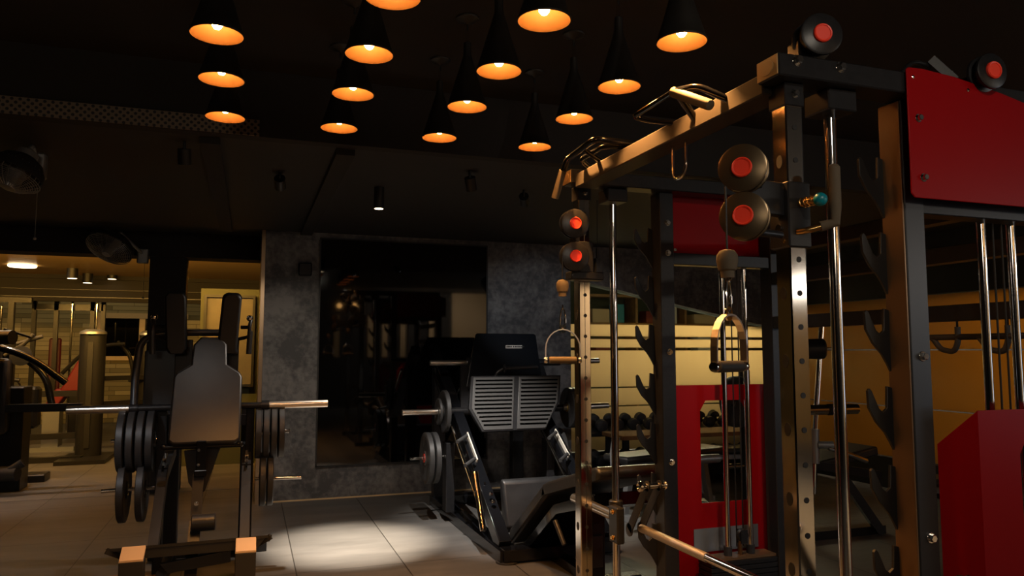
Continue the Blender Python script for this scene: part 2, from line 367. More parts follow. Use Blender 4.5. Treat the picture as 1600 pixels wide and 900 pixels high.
# pier and bronze trims left of the concrete wall
struct('wall_left_pier', MB().box(-.93, -.60, 7.97, 8.2, 0, 2.5), 'ceil')
struct('trim_3', MB().box(.085, .118, 7.12, 7.97, 0, 2.45), 'trimgold')
struct('trim_4', MB().box(-6, .12, 7.9, 8.2, 2.26, 2.9), 'ceil')
struct('ceiling', MB().box(-6, .12, 7.1, 8.2, 2.50, 2.55), 'ceil2')
struct('wall_pier_side', MB().box(.12, .32, 7.35, 8.4, 0, 2.9), 'concrete')
struct('baseboard_back', MB().box(.12, 3.15, 7.138, 7.15, 0, .012), 'beige')
# the black glass panel
w1 = struct('window_1', MB().box(.612, 2.228, 7.135, 7.148, .305, 2.392), 'glossglass')
fr = MB()
for b in ((.60, .612, .295, 2.402), (2.228, 2.24, .295, 2.402)): fr.box(b[0], b[1], 7.128, 7.15, b[2], b[3])
fr.box(.60, 2.24, 7.128, 7.15, .293, .305).box(.60, 2.24, 7.128, 7.15, 2.392, 2.404)
fo = fr.build('window_frame', 'matte', w1)
# frosted partition right of the concrete wall
fp = MB()
for x0, x1 in ((3.16, 4.27), (4.29, 5.98)):
    fp.box(x0, x1, 7.20, 7.21, .30 if x0 > 4 else .31, .76)
    fp.box(x0, x1, 7.20, 7.21, .775, .955); fp.box(x0, x1, 7.20, 7.21, .97, 1.355); fp.box(x0, x1, 7.20, 7.21, 1.385, 1.475); fp.box(x0, x1, 7.20, 7.21, 1.505, 1.63)
struct('window_2', fp, 'frost')
struct('window_4', MB().box(3.16, 5.98, 7.225, 7.232, .3, 2.1), 'clear')
# the room behind the partition
struct('wall_back_room', MB().box(2.2, 8.4, 11.0, 11.2, 0, 2.9), 'green')
struct('ceiling', MB().box(2.2, 8.4, 7.35, 11, 2.7, 2.8), 'ceil2')
struct('wall_side_room', MB().box(8.3, 8.5, -4, 11, 0, 2.9), 'ceil2')
# left neighbouring room
lw = MB().box(-6, -2.72, 16, 16.2, 0, 2.9).box(-1.2, 2.2, 16, 16.2, 0, 2.9).box(-2.72, -1.2, 16, 16.2, 0, 1.25).box(-2.72, -1.2, 16, 16.2, 2.0, 2.9)
struct('wall_far', lw, 'stone')
wf = MB()
for b in ((-2.72, -2.62, 1.25, 2.0), (-1.30, -1.20, 1.25, 2.0), (-2.0, -1.90, 1.25, 2.0)): wf.box(b[0], b[1], 15.95, 16.1, b[2], b[3])
wf.box(-2.78, -1.14, 15.93, 16.1, 1.97, 2.07).box(-2.78, -1.14, 15.93, 16.1, 1.17, 1.25)
w5 = struct('window_5', wf, 'beige'); MB().box(-2.62, -1.3, 16.04, 16.05, 1.25, 1.97).build('pane', 'glossglass', w5)
struct('ceiling', MB().box(-6, 2.2, 8.2, 12.9, 2.50, 2.6), 'amberceil')
struct('ceiling', MB().box(-6, 2.2, 12.9, 16, 2.66, 2.76), 'ceil')
tb = MB().box(-6, 2.2, 12.95, 13.05, 2.10, 2.66)
for Y, z in ((12.9, 2.44), (13.7, 2.5), (14.6, 2.45), (15.4, 2.42)): tb.box(-6, 2.2, Y, Y + .12, z, 2.66)
struct('trim_5', tb, 'ceil')
struct('trim_7', MB().box(-6, 2.2, 12.93, 12.95, 2.16, 2.172).box(-6, 2.2, 12.93, 12.95, 2.28, 2.285), 'graymetal')
struct('wall_room_side', MB().box(2.0, 2.2, 7.35, 16, 0, 2.9), 'ceil2')
# perforated strip along the bulkhead
tag(MB().box(-5.8, .02, 3.99, 4.0, 2.452, 2.535).build('perforated_panel', 'perf'),
    'long perforated metal strip along the ceiling step at upper left', 'panel')

# ------------------------------------------------------------------ pendant lamps
def pendant():
    t = thing('pendant_lamp', '', 'lamp', (0, 0, 0), 'cone pendant lamps on the ceiling')
    sh = MB().openlathe([(.084, 0), (.087, .001), (.087, .006), (.0835, .010), (.070, .055), (.052, .115), (.034, .175), (.022, .215), (.0175, .232), (.0165, .285), (.010, .290), (.010, .284)])
    sh.build('lamp_shade', 'lampout', t)
    MB().openlathe([(.0845, .0012), (.0815, .008), (.068, .055), (.050, .112), (.034, .150), (.001, .152)]).build('shade_lining', 'lampin', t)
    MB().lathe([(.001, .020), (.010, .023), (.017, .033), (.019, .045), (.013, .062), (.011, .112), (.011, .150)], n=20).build('bulb', 'bulb', t)
    MB().cyl((0, 0, .285), (0, 0, .34), .008).cyl((.006, 0, .28), (.006, 0, .36), .0026).build('socket', 'chrome', t)
    MB().cyl((0, 0, .34), (0, 0, .385), .0035, n=8).build('cord', 'matte', t)
    MB().lathe([(.006, .370), (.012, .377), (.050, .392), (.052, .398)]).build('canopy', 'lampout', t)
    return t
XS = (-.13, .375, .862, 1.368); YS = (2.15, 2.61, 3.05, 3.55)
COL = ('far left column', 'second column from the left', 'third column from the left', 'right column beside the rack')
ROW = ('frontmost', 'second from the front', 'third from the front', 'rearmost')
p0 = pendant()
for i, x in enumerate(XS):
    for j, y in enumerate(YS):
        o = p0 if (i, j) == (0, 0) else dup(p0, (x, y, 2.40))
        o.location = (x, y, 2.40)
        spot('pendant_light', (x, y, 2.412), (x, y, 0), 95 if i == 3 else 22, (1, .44, .12), 86, .5, .006)
        o['label'] = 'lit black cone pendant lamp, %s of the %s' % (ROW[j], COL[i])

# small ceiling cans, the tilted ones added to hold fill spots
def can(name, label, loc, r, h, lit, group=None):
    t = thing(name, label, 'light', loc, group)
    x, y, z = loc
    MB().lathe([(r, 0), (r, h), (r * .3, h + .001)], (x, y, z)).build('housing', 'graymetal' if not lit else 'matte', t)
    MB().lathe([(r * .82, -.002), (r * .85, .001)], (x, y, z)).build('lens', 'downlight', t)
    return t
for p_, a_, w_, c_, z_, l_ in FILL_CANS:
    t = thing('added_fill_spotlight', 'added black tilted fill spotlight ' + l_, 'light', p_, 'added tilted fill spotlights')
    d_ = (Vector(a_) - Vector(p_)).normalized(); q_ = Vector(p_) - d_ * .006
    MB().openlathe([(.030, .078), (.034, .078), (.034, -.004), (.001, -.004), (.001, 0), (.031, 0), (.031, .078)], q_, d_, 24).build('housing', 'matte', t)
    MB().cyl(q_ + Vector((0, 0, .0)), (q_.x, q_.y, 2.45), .008, n=10).build('stem', 'matte', t)
can('ceiling_spotlight', 'small black cylinder spotlight on the ceiling before the black glass panel', (.80, 5.0, 2.305), .035, .145, False)
for k, (x, y, l) in enumerate(((-2.36, 11.87, 'left one of the cylinder downlights under the tan ceiling'), (-2.30, 12.6, 'middle one of the cylinder downlights under the tan ceiling'), (-2.0, 12.75, 'right one of the cylinder downlights under the tan ceiling'))):
    can('cylinder_downlight', l, (x, y, 2.36 if k < 2 else 2.44), .07, .15 if k < 2 else .06, True, 'downlights in the far left room')
for k, (x, y) in enumerate(((-2.9, 9.9), (-2.9, 11.6))):
    t = tag(MB().lathe([(.16, -.02), (.17, .0)], (x, y, 2.49)).build('round_ceiling_light', 'downlight'), 'flat round lit ceiling light at far left, %s' % ('nearer of two' if k == 0 else 'farther of two'), 'light', 'round ceiling lights in the far left room')
for k, (x, y) in enumerate(((-4.25, 14.0), (-3.95, 13.7), (-3.75, 14.1))):
    t = thing('amber_pendant_lamp', 'glowing amber drum pendant at far left, %s of three' % ('leftmost', 'middle', 'rightmost')[k], 'lamp', (x, y, 2.14), 'amber drum pendants at far left')
    MB().openlathe([(.13, 0), (.13, .12), (.11, .14)], (x, y, 2.14)).build('lamp_shade', 'drumglow', t)
    MB().ball((x, y, 2.18), .05).build('bulb', 'smallbulb', t); MB().cyl((x, y, 2.2), (x, y, 2.66), .006, n=6).build('cord', 'matte', t)

# ------------------------------------------------------------------ wall fans
def fan(name, label, loc, face, r, mount):
    t = thing(name, label, 'fan', loc, 'wall fans')
    p = Vector(loc); d = Vector(face).normalized(); u, v = perp(d)
    g = MB()
    for k in range(13):
        rr = r * (1 - .07 * k) ; g.tube([p + d * (.05 + .05 * sin(k / 13 * pi / 2)) * 1 + (u * cos(a * pi / 12) + v * sin(a * pi / 12)) * rr for a in range(24)], .0022, 5, closed=True)
    for a in range(24):
        q = u * cos(a * pi / 12) + v * sin(a * pi / 12)
        g.tube([p + d * .11 + q * r * .2, p + d * .09 + q * r * .6, p + d * .05 + q * r, p - d * .02 + q * r * .95, p - d * .06 + q * r * .4], .0018, 4)
    g.build('cage', 'silver', t)
    b = MB()
    for a in range(3):
        q = u * cos(a * 2.094) + v * sin(a * 2.094); q2 = d.cross(q)
        b.add([p + q * .03, p + q * r * .88 - q2 * r * .3 + d * .03, p + q * r * .9 + q2 * r * .3, p + q * .05 + q2 * .05,
               p + q * .03 + d * .004, p + q * r * .88 - q2 * r * .3 + d * .034, p + q * r * .9 + q2 * r * .3 + d * .004, p + q * .05 + q2 * .05 + d * .004],
              [(0, 1, 2, 3), (7, 6, 5, 4), (0, 4, 5, 1), (1, 5, 6, 2), (2, 6, 7, 3), (3, 7, 4, 0)])
    b.build('fan_blades', 'graymetal', t)
    MB().openlathe([(r * .45, -.085), (r * .75, -.06), (r * .97, -.015), (r, .03), (r * .985, .03), (r * .95, -.012), (r * .74, -.055), (r * .45, -.08)], p, d).build('back_shell', 'graymetal', t)
    MB().lathe([(.005, .115), (.035, .11), (.045, .09), (.045, .02), (.06, -.04), (.05, -.12), (.02, -.14)], p, d).build('motor', 'silver', t)
    MB().tube([p - d * .12, p - d * .16 + Vector((0, 0, .01)), Vector(mount)], .014, fillet=.03).box(mount[0] - .05, mount[0] + .05, mount[1] - .02, mount[1] + .04, mount[2] - .09, mount[2] + .05, .008).build('bracket', 'silver', t)
    MB().tube([Vector(mount) + Vector((.02, -.02, -.08)), Vector(mount) + Vector((.02, -.02, -.42))], .0018, 5).ball(Vector(mount) + Vector((.02, -.02, -.42)), .008).build('pull_cord', 'silver', t)
    return t
fan('wall_fan', 'grey round wall fan with pull cord above the left opening', (-1.20, 7.55, 2.30), (-.35, -.55, -.9), .20, (-.98, 7.86, 2.27))
fan('wall_fan', 'dark round fan cut by the left edge of the photo', (-1.17, 4.5, 2.29), (-.3, -.3, -.9), .13, (-1.12, 4.62, 2.37))
fan('wall_fan', 'round caged fan partly hidden behind the chrome upright of the rack', (3.3, 4.1, 2.25), (-.4, -.5, -.6), .22, (3.45, 4.4, 2.40))

# ------------------------------------------------------------------ smith machine / cable rack
SM = thing('smith_machine', 'large black rack with chrome uprights, guide rods, red shrouds and cable pulleys', 'gym rack', (2.05, 2.55, 0))
def P(mb, name, m, parent=None, **k): return mb.build(name, m, parent or SM, **k)
def chrome_upright(y):
    mb = MB().box(1.5, 1.56, y, y + .065, .05, 2.155, .004)
    mb.m = 1
    z = .12
    k = 0
    while z < 2.05:
        mb.lathe([(.0085, 0), (.0085, .0012)], (1.531, y - .0006, z), (0, -1, 0), 14) if 1 else 0
        if k % 2 == 0:
            mb.prism([(.0135 * cos(a * pi / 8), .02 * sin(a * pi / 8)) for a in range(16)], (-.0012, 0, 0), lambda a, b, z=z: (1.5 + .0002, y + .034 + a, z + b))
        z += .1; k += 1
    mb.m = 2
    mb.box(1.5285, 1.5305, y - .0008, y, .06, 2.14) if y > 3 else None
    return P(mb, 'chrome_upright', ['steel', 'matte', 'graymetal'])
def catch(mb, y, z):
    pr = [(1.95, z - .20), (1.95, z + .005), (1.925, z + .012), (1.921, z - .058), (1.905, z - .070), (1.889, z - .058), (1.862, z - .002), (1.853, z + .006), (1.846, z - .002), (1.848, z - .055), (1.875, z - .10), (1.91, z - .135), (1.93, z - .165)]
    mb.prism(pr, (0, .010, 0), lambda a, b: (a, y, b))
for y, out in ((1.8, -1), (3.3, 1)):
    chrome_upright(y)
    br = MB().box(1.494, 1.566, y - .006, y + .071, 2.085, 2.156, .003); P(br, 'post_bracket', 'black')
    bb = MB(); bolt(bb, (1.532, y - .006, 2.122), (0, -1, 0)); P(bb, 'bolt', 'chrome')
    # cross beam along X, its end plate coloured as lamplit
    xb = MB().box(1.44, 2.68, y - .05, y + .05, 2.156, 2.224, .004); b_ = P(xb, 'cross_beam', 'black')
    MB().box(1.4365, 1.4400, y - .046, y + .046, 2.160, 2.220).prism([(.030 * cos(a * pi / 16), .022 * sin(a * pi / 16)) for a in range(32)], (-.003, 0, 0), lambda a, b: (1.4370, y + a, 2.19 + b)).build('lit_end_cap', 'cap', b_, bevel=.001)
    for bx in (1.505, 1.665):
        bb = MB(); bolt(bb, (bx, y - .05, 2.205), (0, -1, 0), .013, .014); P(bb, 'bolt', 'chrome')
    # guide rod with sockets
    P(MB().cyl((1.71, y + .05, .10), (1.71, y + .05, 2.14), .0185, n=28), 'guide_rod', 'chrome')
    P(MB().box(1.655, 1.765, y - .01, y + .10, 2.09, 2.156, .004), 'rod_socket', 'black')
    P(MB().box(1.665, 1.755, y + .005, y + .095, .05, .12, .004), 'rod_socket', 'black')
    # black rear upright with bar catches
    P(MB().box(1.95, 2.03, y, y + .09, .05, 2.156, .003), 'upright', 'graymetal' if y < 2 else 'black')  # near upright is black too; its paler paint stands in for light
    if y < 2: P(MB().box(1.944, 1.95, y + .004, y + .086, .06, 2.15, .001), 'lit_side_plate', 'brownmetal')  # added plate, colours the upright's lamplit side brown
    cm = MB()
    for z in (1.97, 1.722, 1.474, 1.226, .978, .73, .48): catch(cm, y + .075, z)
    P(cm, 'bar_catches', 'matte', bevel=.0015)
    for z in ((1.333, .777) if y < 2 else (2.0, 1.845, 1.345, .80)):
        bb = MB(); bolt(bb, (1.995, y, z), (0, -1, 0), .012, .013); P(bb, 'bolt', 'chrome')
    P(MB().box(2.62, 2.70, y, y + .09, .05, 2.156, .003), 'upright', 'black')
    P(MB().box(1.46, 2.72, y - .01, y + .09, 0.0, .055, .004), 'base_beam', 'black')
    # red header plate
    yp = y - .055 if out < 0 else y + .11
    if out < 0: pr = [(1.915, 1.835), (1.93, 1.822), (2.80, 1.822), (2.80, 2.05), (2.60, 2.14), (2.32, 2.198), (2.12, 2.228), (1.98, 2.238), (1.925, 2.236), (1.915, 2.228)]
    else: pr = [(2.03, 1.85), (2.76, 1.85), (2.76, 2.13), (2.55, 2.2), (2.03, 2.2)]
    rp = P(MB().prism(pr, (0, -.005, 0), lambda a, b: (a, yp, b)), 'header_plate', 'red', bevel=.002)
    if out < 0:
        for q in ((1.955, 2.075), (1.965, 1.887)): bb = MB(); bolt(bb, (q[0], yp - .005, q[1]), (0, -1, 0), .010, .012); bb.build('plate_bolt', 'chrome', rp)
        for q in ((1.94, 2.205), (2.17, 2.19)): MB().lathe([(.006, 0), (.006, .003), (.003, .005)], (q[0], yp - .005, q[1]), (0, -1, 0), 10).build('screw', 'chrome', rp)
    else:
        for q in ((2.1, 1.88), (2.4, 1.88), (2.06, 2.0)): MB().lathe([(.008, 0), (.008, .004)], (q[0], yp - .005, q[1]), (0, -1, 0), 10).build('screw', 'chrome', rp)
    P(MB().box(2.03, 2.62, y + .01, y + .08, 1.79, 1.85, .003), 'header_beam', 'black')
    # weight stack: rods, cables, plates
    for X in (2.36, 2.50):
        P(MB().cyl((X, y + .07, .10), (X, y + .07, 1.80), .0145, n=20), 'stack_rod', 'chrome')
        P(MB().cyl((X, y + .07, .285), (X, y + .07, .345), .021, n=18), 'rod_bushing', 'rubber')
    for X in (2.415, 2.455): P(MB().cyl((X, y + .07, .34), (X, y + .07, 1.82), .0035, n=8), 'cable', 'matte')
    for k in range(8): P(MB().box(2.22, 2.64, y + .01, y + .13, .08 + k * .026, .104 + k * .026, .003), 'stack_plate', 'black')
    P(MB().box(2.24, 2.62, y + .02, y + .12, .288, .30).cyl((2.435, y + .07, .30), (2.435, y + .07, .37), .012), 'stack_top', 'brownmetal')
    P(MB().lathe([(.03, -.012), (.033, -.008), (.024, 0), (.033, .008), (.03, .012)], (2.435, y + .05, .40), (0, 1, 0)).box(2.415, 2.455, y + .03, y + .033, .36, .43).box(2.415, 2.455, y + .067, y + .07, .36, .43), 'stack_pulley', 'black')
    # red bent shroud with cut-out
    yc, ye = (y - .09, y - .003) if out < 0 else (y + .17, y + .08)
    xa, xb2, xc, xd = 2.035, 2.105, 2.685, 2.74
    sh = MB(); th = -.003 * out
    hole = [(2.275, .55), (2.275, 1.03), (2.31, 1.085), (2.53, 1.085), (2.565, 1.03), (2.565, .55)]
    sh.prism([(xb2, .02), (xc, .02), (xc, 1.168), (xb2, 1.168)], (0, .003, 0), lambda a, b: (a, yc, b), [hole])
    def fac(xi, yi, xo, yo): 
        L = Vector((xo - xi, yo - yi, 0)); n_ = Vector((L.y, -L.x, 0)).normalized() * .003
        sh.prism([(0, .02), (1, .02), (1, 1.06), (0, 1.168)], n_, lambda a, b: (xi + (xo - xi) * a, yi + (yo - yi) * a, b))
    fac(xb2, yc, xa, ye); fac(xc, yc, xd, ye)
    P(sh, 'shroud', 'red')
    P(MB().box(2.22, 2.62, yc + (.004 if out < 0 else -.006), yc + (.006 if out < 0 else -.003), .30, .42), 'info_panel', 'silver')

# long beams along Y
P(MB().box(1.46, 1.562, 1.852, 3.248, 2.132, 2.198, .004), 'top_beam', 'beamlit')
for z in (1.90, 1.735, 1.50): P(MB().box(2.625, 2.695, 1.89, 3.30, z - .032, z + .032, .003), 'rear_beam', 'black')
P(MB().box(1.50, 1.56, 1.865, 3.30, 0, .05, .003), 'base_beam', 'black')
# hanging U bolts under the top beam
P(MB().tube([(1.51, 2.45, 2.135), (1.51, 2.45, 2.03), (1.505, 2.43, 1.995), (1.505, 2.38, 1.995), (1.51, 2.36, 2.03), (1.51, 2.36, 2.135)], .006, fillet=.02), 'u_bolt', 'chrome')
# pull-up bars
g = MB().tube([(1.475, 2.36, 2.19), (1.405, 2.46, 2.225), (1.36, 2.48, 2.24), (1.36, 2.196, 2.243)], .0105, fillet=.03).tube([(1.365, 2.19, 2.243), (1.475, 2.235, 2.165)], .014)
g.tube([(1.362, 2.18, 2.24), (1.40, 2.11, 2.238), (1.475, 2.03, 2.17)], .0125, fillet=.03); pb = P(g, 'pull_up_bar', 'gloss')
MB().lathe([(.012, -.003), (.018, .002), (.0185, .02), (.0185, .185), (.017, .193), (.010, .197)], (1.36, 2.20, 2.243), Vector((1.40, 2.03, 2.145)) - Vector((1.36, 2.20, 2.243)), 24).build('bar_grip', 'foam', pb)
g = MB().tube([(1.585, 2.771, 2.225), (1.352, 2.801, 2.24), (1.378, 3.164, 2.24), (1.36, 3.24, 2.10)], .0145, 14, fillet=.05)
g.tube([(1.51, 2.80, 2.22), (1.42, 2.86, 2.23), (1.42, 3.1, 2.23), (1.50, 3.16, 2.21)], .012, fillet=.04).tube([(1.36, 2.95, 2.24), (1.50, 3.02, 2.20)], .012)
pb = P(g, 'pull_up_bar', 'gloss')
MB().tube([(1.371, 3.19, 2.195), (1.355, 3.25, 2.075)], .018, 16).build('bar_grip', 'foam', pb)
# cable pulleys
def pulley(c, a, r=.068, th=.045, m='pulleyface'):
    d = Vector((sin(radians(a)), cos(radians(a)), 0)); c = Vector(c)
    pr = [(r - .006, 0), (r, .003), (r, .012), (r * .8, .016), (r * .78, th - .016), (r, th - .012), (r, th - .003), (r - .006, th)]
    p = P(MB().lathe(pr, c, d, 48), 'pulley', m)
    MB().lathe([(.001, -.006), (.022, -.006), (.0225, -.008), (.026, -.009), (.0285, -.006), (.0285, .002)], c, d, 32).build('hub', 'hub', p)
    return p
for z in (1.866, 1.729): pulley((1.298, 1.745, z), 47)
P(MB().bar((1.345, 1.80, 1.80), (1.50, 1.825, 1.80), .03, .10).bar((1.335, 1.785, 1.866), (1.40, 1.80, 1.84), .03, .04).bar((1.335, 1.785, 1.729), (1.40, 1.80, 1.76), .03, .04).cyl((1.30, 1.76, 1.69), (1.47, 1.80, 1.69), .012), 'pulley_bracket', 'black', bevel=.003)
for z in (1.945, 1.790): pulley((1.425, 3.17, z), 4, m='black')
P(MB().bar((1.44, 3.24, 1.868), (1.50, 3.32, 1.868), .03, .16).box(1.42, 1.59, 3.21, 3.285, 1.685, 1.725, .004), 'pulley_bracket', 'black', bevel=.003)
pulley((1.598, 1.745, 2.300), 16, .064, .075, 'black'); pulley((2.237, 1.70, 2.25), 5, .058, .05, 'black')
P(MB().cyl((1.615, 1.80, 2.30), (1.63, 1.86, 2.29), .02).box(1.56, 1.66, 1.80, 1.86, 2.20, 2.30, .006), 'pulley_bracket', 'black')
P(MB().box(2.2, 2.28, 1.76, 1.85, 2.14, 2.25, .006).bar((2.25, 1.8, 2.2), (2.15, 1.86, 2.33), .04, .03).tube([(2.0, 1.86, 2.25), (2.08, 1.86, 2.32), (2.25, 1.86, 2.30)], .008, fillet=.03), 'pulley_bracket', 'black')
# carriage on the near upright
cg = MB().box(1.490, 1.572, 1.788, 1.877, 1.655, 1.852, .004); P(cg, 'carriage', 'black')
for z in (1.835, 1.672): P(MB().lathe([(.005, 0), (.005, .002)], (1.49, 1.81, z), (-1, 0, 0), 10), 'screw', 'gold')
P(MB().cyl((1.49, 1.83, 1.715), (1.484, 1.83, 1.715), .012), 'bush', 'chrome')
P(MB().cyl((1.535, 1.79, 1.787), (1.545, 1.735, 1.787), .0135, n=16).tube([Vector((1.535 + .01 * k / 24, 1.787 - .05 * k / 24, 1.787)) + Vector((cos(k), 0, sin(k))) * .0145 for k in range(25)], .0025, 6), 'spring_plunger', 'gold')
P(MB().ball((1.548, 1.722, 1.787), .020, 24), 'knob', 'teal')
P(MB().tube([(1.52, 1.79, 1.700), (1.535, 1.765, 1.702), (1.60, 1.72, 1.722), (1.60, 1.72, 1.88)], .0095, 14, fillet=.035), 'carriage_handle', 'gold')
P(MB().tube([(1.565, 1.744, 1.712), (1.598, 1.722, 1.722), (1.60, 1.72, 1.77), (1.60, 1.72, 1.885), (1.60, 1.72, 1.893)], [.0155, .0165, .017, .0165, .010], 16, fillet=0), 'handle_grip', 'foam')
P(MB().cyl((1.59, 1.84, 1.60), (1.59, 1.84, 2.1), .003, n=6).cyl((1.59, 1.84, 1.76), (1.59, 1.84, 1.86), .008), 'tension_cable', 'graymetal')
P(MB().box(1.49, 1.572, 3.285, 3.375, 1.70, 1.88, .004), 'carriage', 'black')
P(MB().cyl((1.60, 3.30, 1.73), (1.60, 3.30, 2.09), .003, n=6).box(1.585, 1.615, 3.285, 3.315, 1.73, 1.80).cyl((1.6, 3.3, 1.80), (1.6, 3.3, 1.85), .008), 'tension_cable', 'graymetal')
# cables and rubber stoppers
def stopper(c, top):
    c = Vector(c)
    k = P(MB().cyl(c + Vector((0, 0, .07)), (c.x, c.y, top), .003, n=8), 'cable', 'matte')
    MB().lathe([(.018, 0), (.019, .018), (.024, .022), (.029, .045), (.028, .062), (.020, .074), (.006, .078)], c, n=28).build('cable_stopper', 'foam', k)
stopper((1.224, 1.72, 1.548), 1.80); stopper((1.357, 3.17, 1.600), 1.80)
def d_handle(label, c, ax, s, matn):
    c = Vector(c); ax = Vector(ax).normalized(); up = Vector((0, 0, 1))
    t = thing('stirrup_attachment', label, 'handle', c, 'stirrup handles hanging on the rack cables')
    w_ = .075 * s
    MB().cyl(c - ax * (w_ * .80), c + ax * (w_ * .80), .0155, n=24, c=.003).build('grip', matn, t)
    pts = [c - ax * w_, c - ax * w_ + up * .04]
    for k in range(0, 13):
        a = pi - pi * k / 12; pts.append(c + ax * (w_ * cos(a)) + up * (.052 + .088 * sin(a)))
    pts += [c + ax * w_ + up * .04, c + ax * w_]
    nrm = ax.cross(up); st = MB()
    for a, b in zip(pts[:-1], pts[1:]):
        st.bar(a, b + (b - a).normalized() * .002, .020, .005, up=(b - a).cross(nrm))
    st.build('stirrup', 'satin', t)
    for sg in (-1, 1):
        MB().lathe([(.013, -.006), (.015, 0), (.013, .008), (.007, .010)], c + ax * sg * w_ * .98, ax * sg).build('end_knob', 'chrome', t)
    MB().prism([(.018 * cos(a * pi / 10), .02 * sin(a * pi / 10)) for a in range(20)], nrm * .006, lambda a, b: c - nrm * .003 + ax * a + up * (.142 + b), [[(.008 * cos(a * pi / 6), .008 * sin(a * pi / 6) + .004) for a in range(12)]]).build('eyelet', 'steel', t)
    kx = .012
    cb = MB().tube([c + up * .146 + ax * kx * .2, c + up * .160 + ax * kx, c + up * .20 + ax * kx * 1.0, c + up * .228 + ax * kx * .6, c + up * .236, c + up * .228 - ax * kx * .6, c + up * .20 - ax * kx * 1.0, c + up * .160 - ax * kx, c + up * .146 - ax * kx * .2], .0036, 10, closed=True)
    cb.cyl(c + up * .17 + ax * kx, c + up * .19 + ax * kx, .006).tube([c + up * (.242 + .010 * sin(a * .5236)) + nrm * .010 * cos(a * .5236) for a in range(12)], .003, 8, closed=True)
    cb.build('carabiner', 'chrome', t)
    return t
d_handle('steel stirrup handle with black grip hanging from the near pulley before the red shroud', (1.224, 1.72, 1.308), (.90, .43, 0), 1.05, 'rubber')
d_handle('steel stirrup handle with tan-lit grip hanging from the far pulley beside the leg press', (1.357, 3.17, 1.308), (.944, -.33, 0), 1.05, 'foam')
# smith bar and its carriages
P(MB().cyl((1.71, 3.10, .545), (1.71, 2.58, .545), .0185, n=28), 'smith_bar', 'knurl')
P(MB().cyl((1.71, 2.58, .545), (1.71, 1.45, .545), .0165, n=28), 'smith_bar', 'chrome')
P(MB().cyl((1.71, 3.38, .545), (1.71, 3.85, .545), .025, n=28, c=.002), 'bar_sleeve', 'satin')
P(MB().cyl((1.71, 1.80, .545), (1.71, 1.40, .545), .025, n=28, c=.002), 'bar_sleeve', 'satin')
for y in (3.35, 1.85):
    P(MB().cyl((1.71, y, .43), (1.71, y, .625), .034, n=28, c=.004).box(1.66, 1.70, y - .11, y - .02, .44, .61, .006), 'bar_carriage', 'black')
    sg = Vector((0, -1, 0))
    a, b = Vector((1.71, y - .20, .53)), Vector((1.71, y - .37, .755))
    ar = MB()
    for X in (1.675, 1.735): ar.bar(a + Vector((X - 1.71, 0, 0)), b + Vector((X - 1.71, 0, 0)), .045, .006, up=(1, 0, 0)).cyl((X - .003, a.y, a.z), (X + .003, a.y, a.z), .03).cyl((X - .003, b.y, b.z), (X + .003, b.y, b.z), .023)
    P(ar, 'hook_arm', 'black')
    P(MB().cyl(b - Vector((.05, 0, 0)), b + Vector((.05, 0, 0)), .013).lathe([(.018, 0), (.023, .004), (.023, .016), (.014, .02), (.010, .014), (.001, .013)], b + Vector((-.06, 0, 0)), (-1, 0, 0)).lathe([(.018, 0), (.02, .004), (.016, .012)], b + Vector((.05, 0, 0)), (1, 0, 0)), 'hook_roller', 'chrome')
    bb = MB(); bolt(bb, (1.66, y - .065, .585), (-1, 0, 0), .009); bolt(bb, (1.66, y - .065, .465), (-1, 0, 0), .009); P(bb, 'bolt', 'gold')

# ------------------------------------------------------------------ hack squat machine
HS = thing('hack_squat_machine', 'black plate-loaded squat machine with shoulder pads and tall back pad on the left', 'gym machine', (-.25, 4.85, 0))
def H(mb, name, m, parent=None, **k): return mb.build(name, m, parent or HS, **k)
cx = -.235
# sloped foot platform seen from behind
H(MB().prism([(-.635, .386), (.14, .394), (.14, .380), (-.60, .372)], (0, .34, -.10), lambda a, b: (a, 4.19, b)).prism([(-.60, .376), (.11, .382), (.07, .33), (-.5, .325)], (0, .02, 0), lambda a, b: (a, 4.195, b)), 'foot_platform', 'graymetal')
H(MB().bar((-.63, 4.19, .378), (-.50, 4.25, .30), .012, .03).bar((.135, 4.19, .386), (.02, 4.25, .31), .012, .03), 'platform_bracket', 'graymetal')
for x0, x1 in ((-.562, -.454), (-.037, .063)):
    H(MB().box(x0, x1, 4.10, 4.19, .0, .335, .003), 'post', 'graymetal')
    H(MB().prism([(x0, .336), (x1, .336), (x1 - .002, .345), (x0 + .002, .345)], (0, .09, .045), lambda a, b: (a, 4.10, b)), 'post_cap', 'capwood')
H(MB().box(-.45, -.04, 4.30, 4.36, .10, .17, .003).prism([(-.40, .26), (-.06, .30), (-.06, .24), (-.36, .21)], (0, .02, 0), lambda a, b: (a, 4.32, b)), 'platform_frame', 'graymetal')
for x in (-.445, .005):
    H(MB().bar((x, 4.40, .30), (x + .0, 4.80, .645), .075, .05, up=(1, 0, 0)).bar((x, 4.80, .645), (x, 5.30, .72), .07, .05, up=(1, 0, 0)), 'guide_rail', 'graymetal')
    H(MB().bar((x, 4.83, .70), (x, 4.90, .72), .06, .02, up=(1, 0, 0)).bar((x - .0, 4.76, .645), (x, 4.80, .672), .05, .012, up=(1, 0, 0)), 'rail_stop', 'steel')
    H(MB().box(x - .04, x + .04, 5.35, 5.43, 0, 1.0, .003).box(x - .03, x + .03, 4.36, 5.5, .0, .06, .003), 'rear_post', 'black')
H(MB().box(-.58, .15, 5.45, 5.53, 0, .07, .003), 'base_beam', 'black')
H(MB().box(-.48, .04, 5.32, 5.38, .86, .93, .003), 'cross_member', 'black')
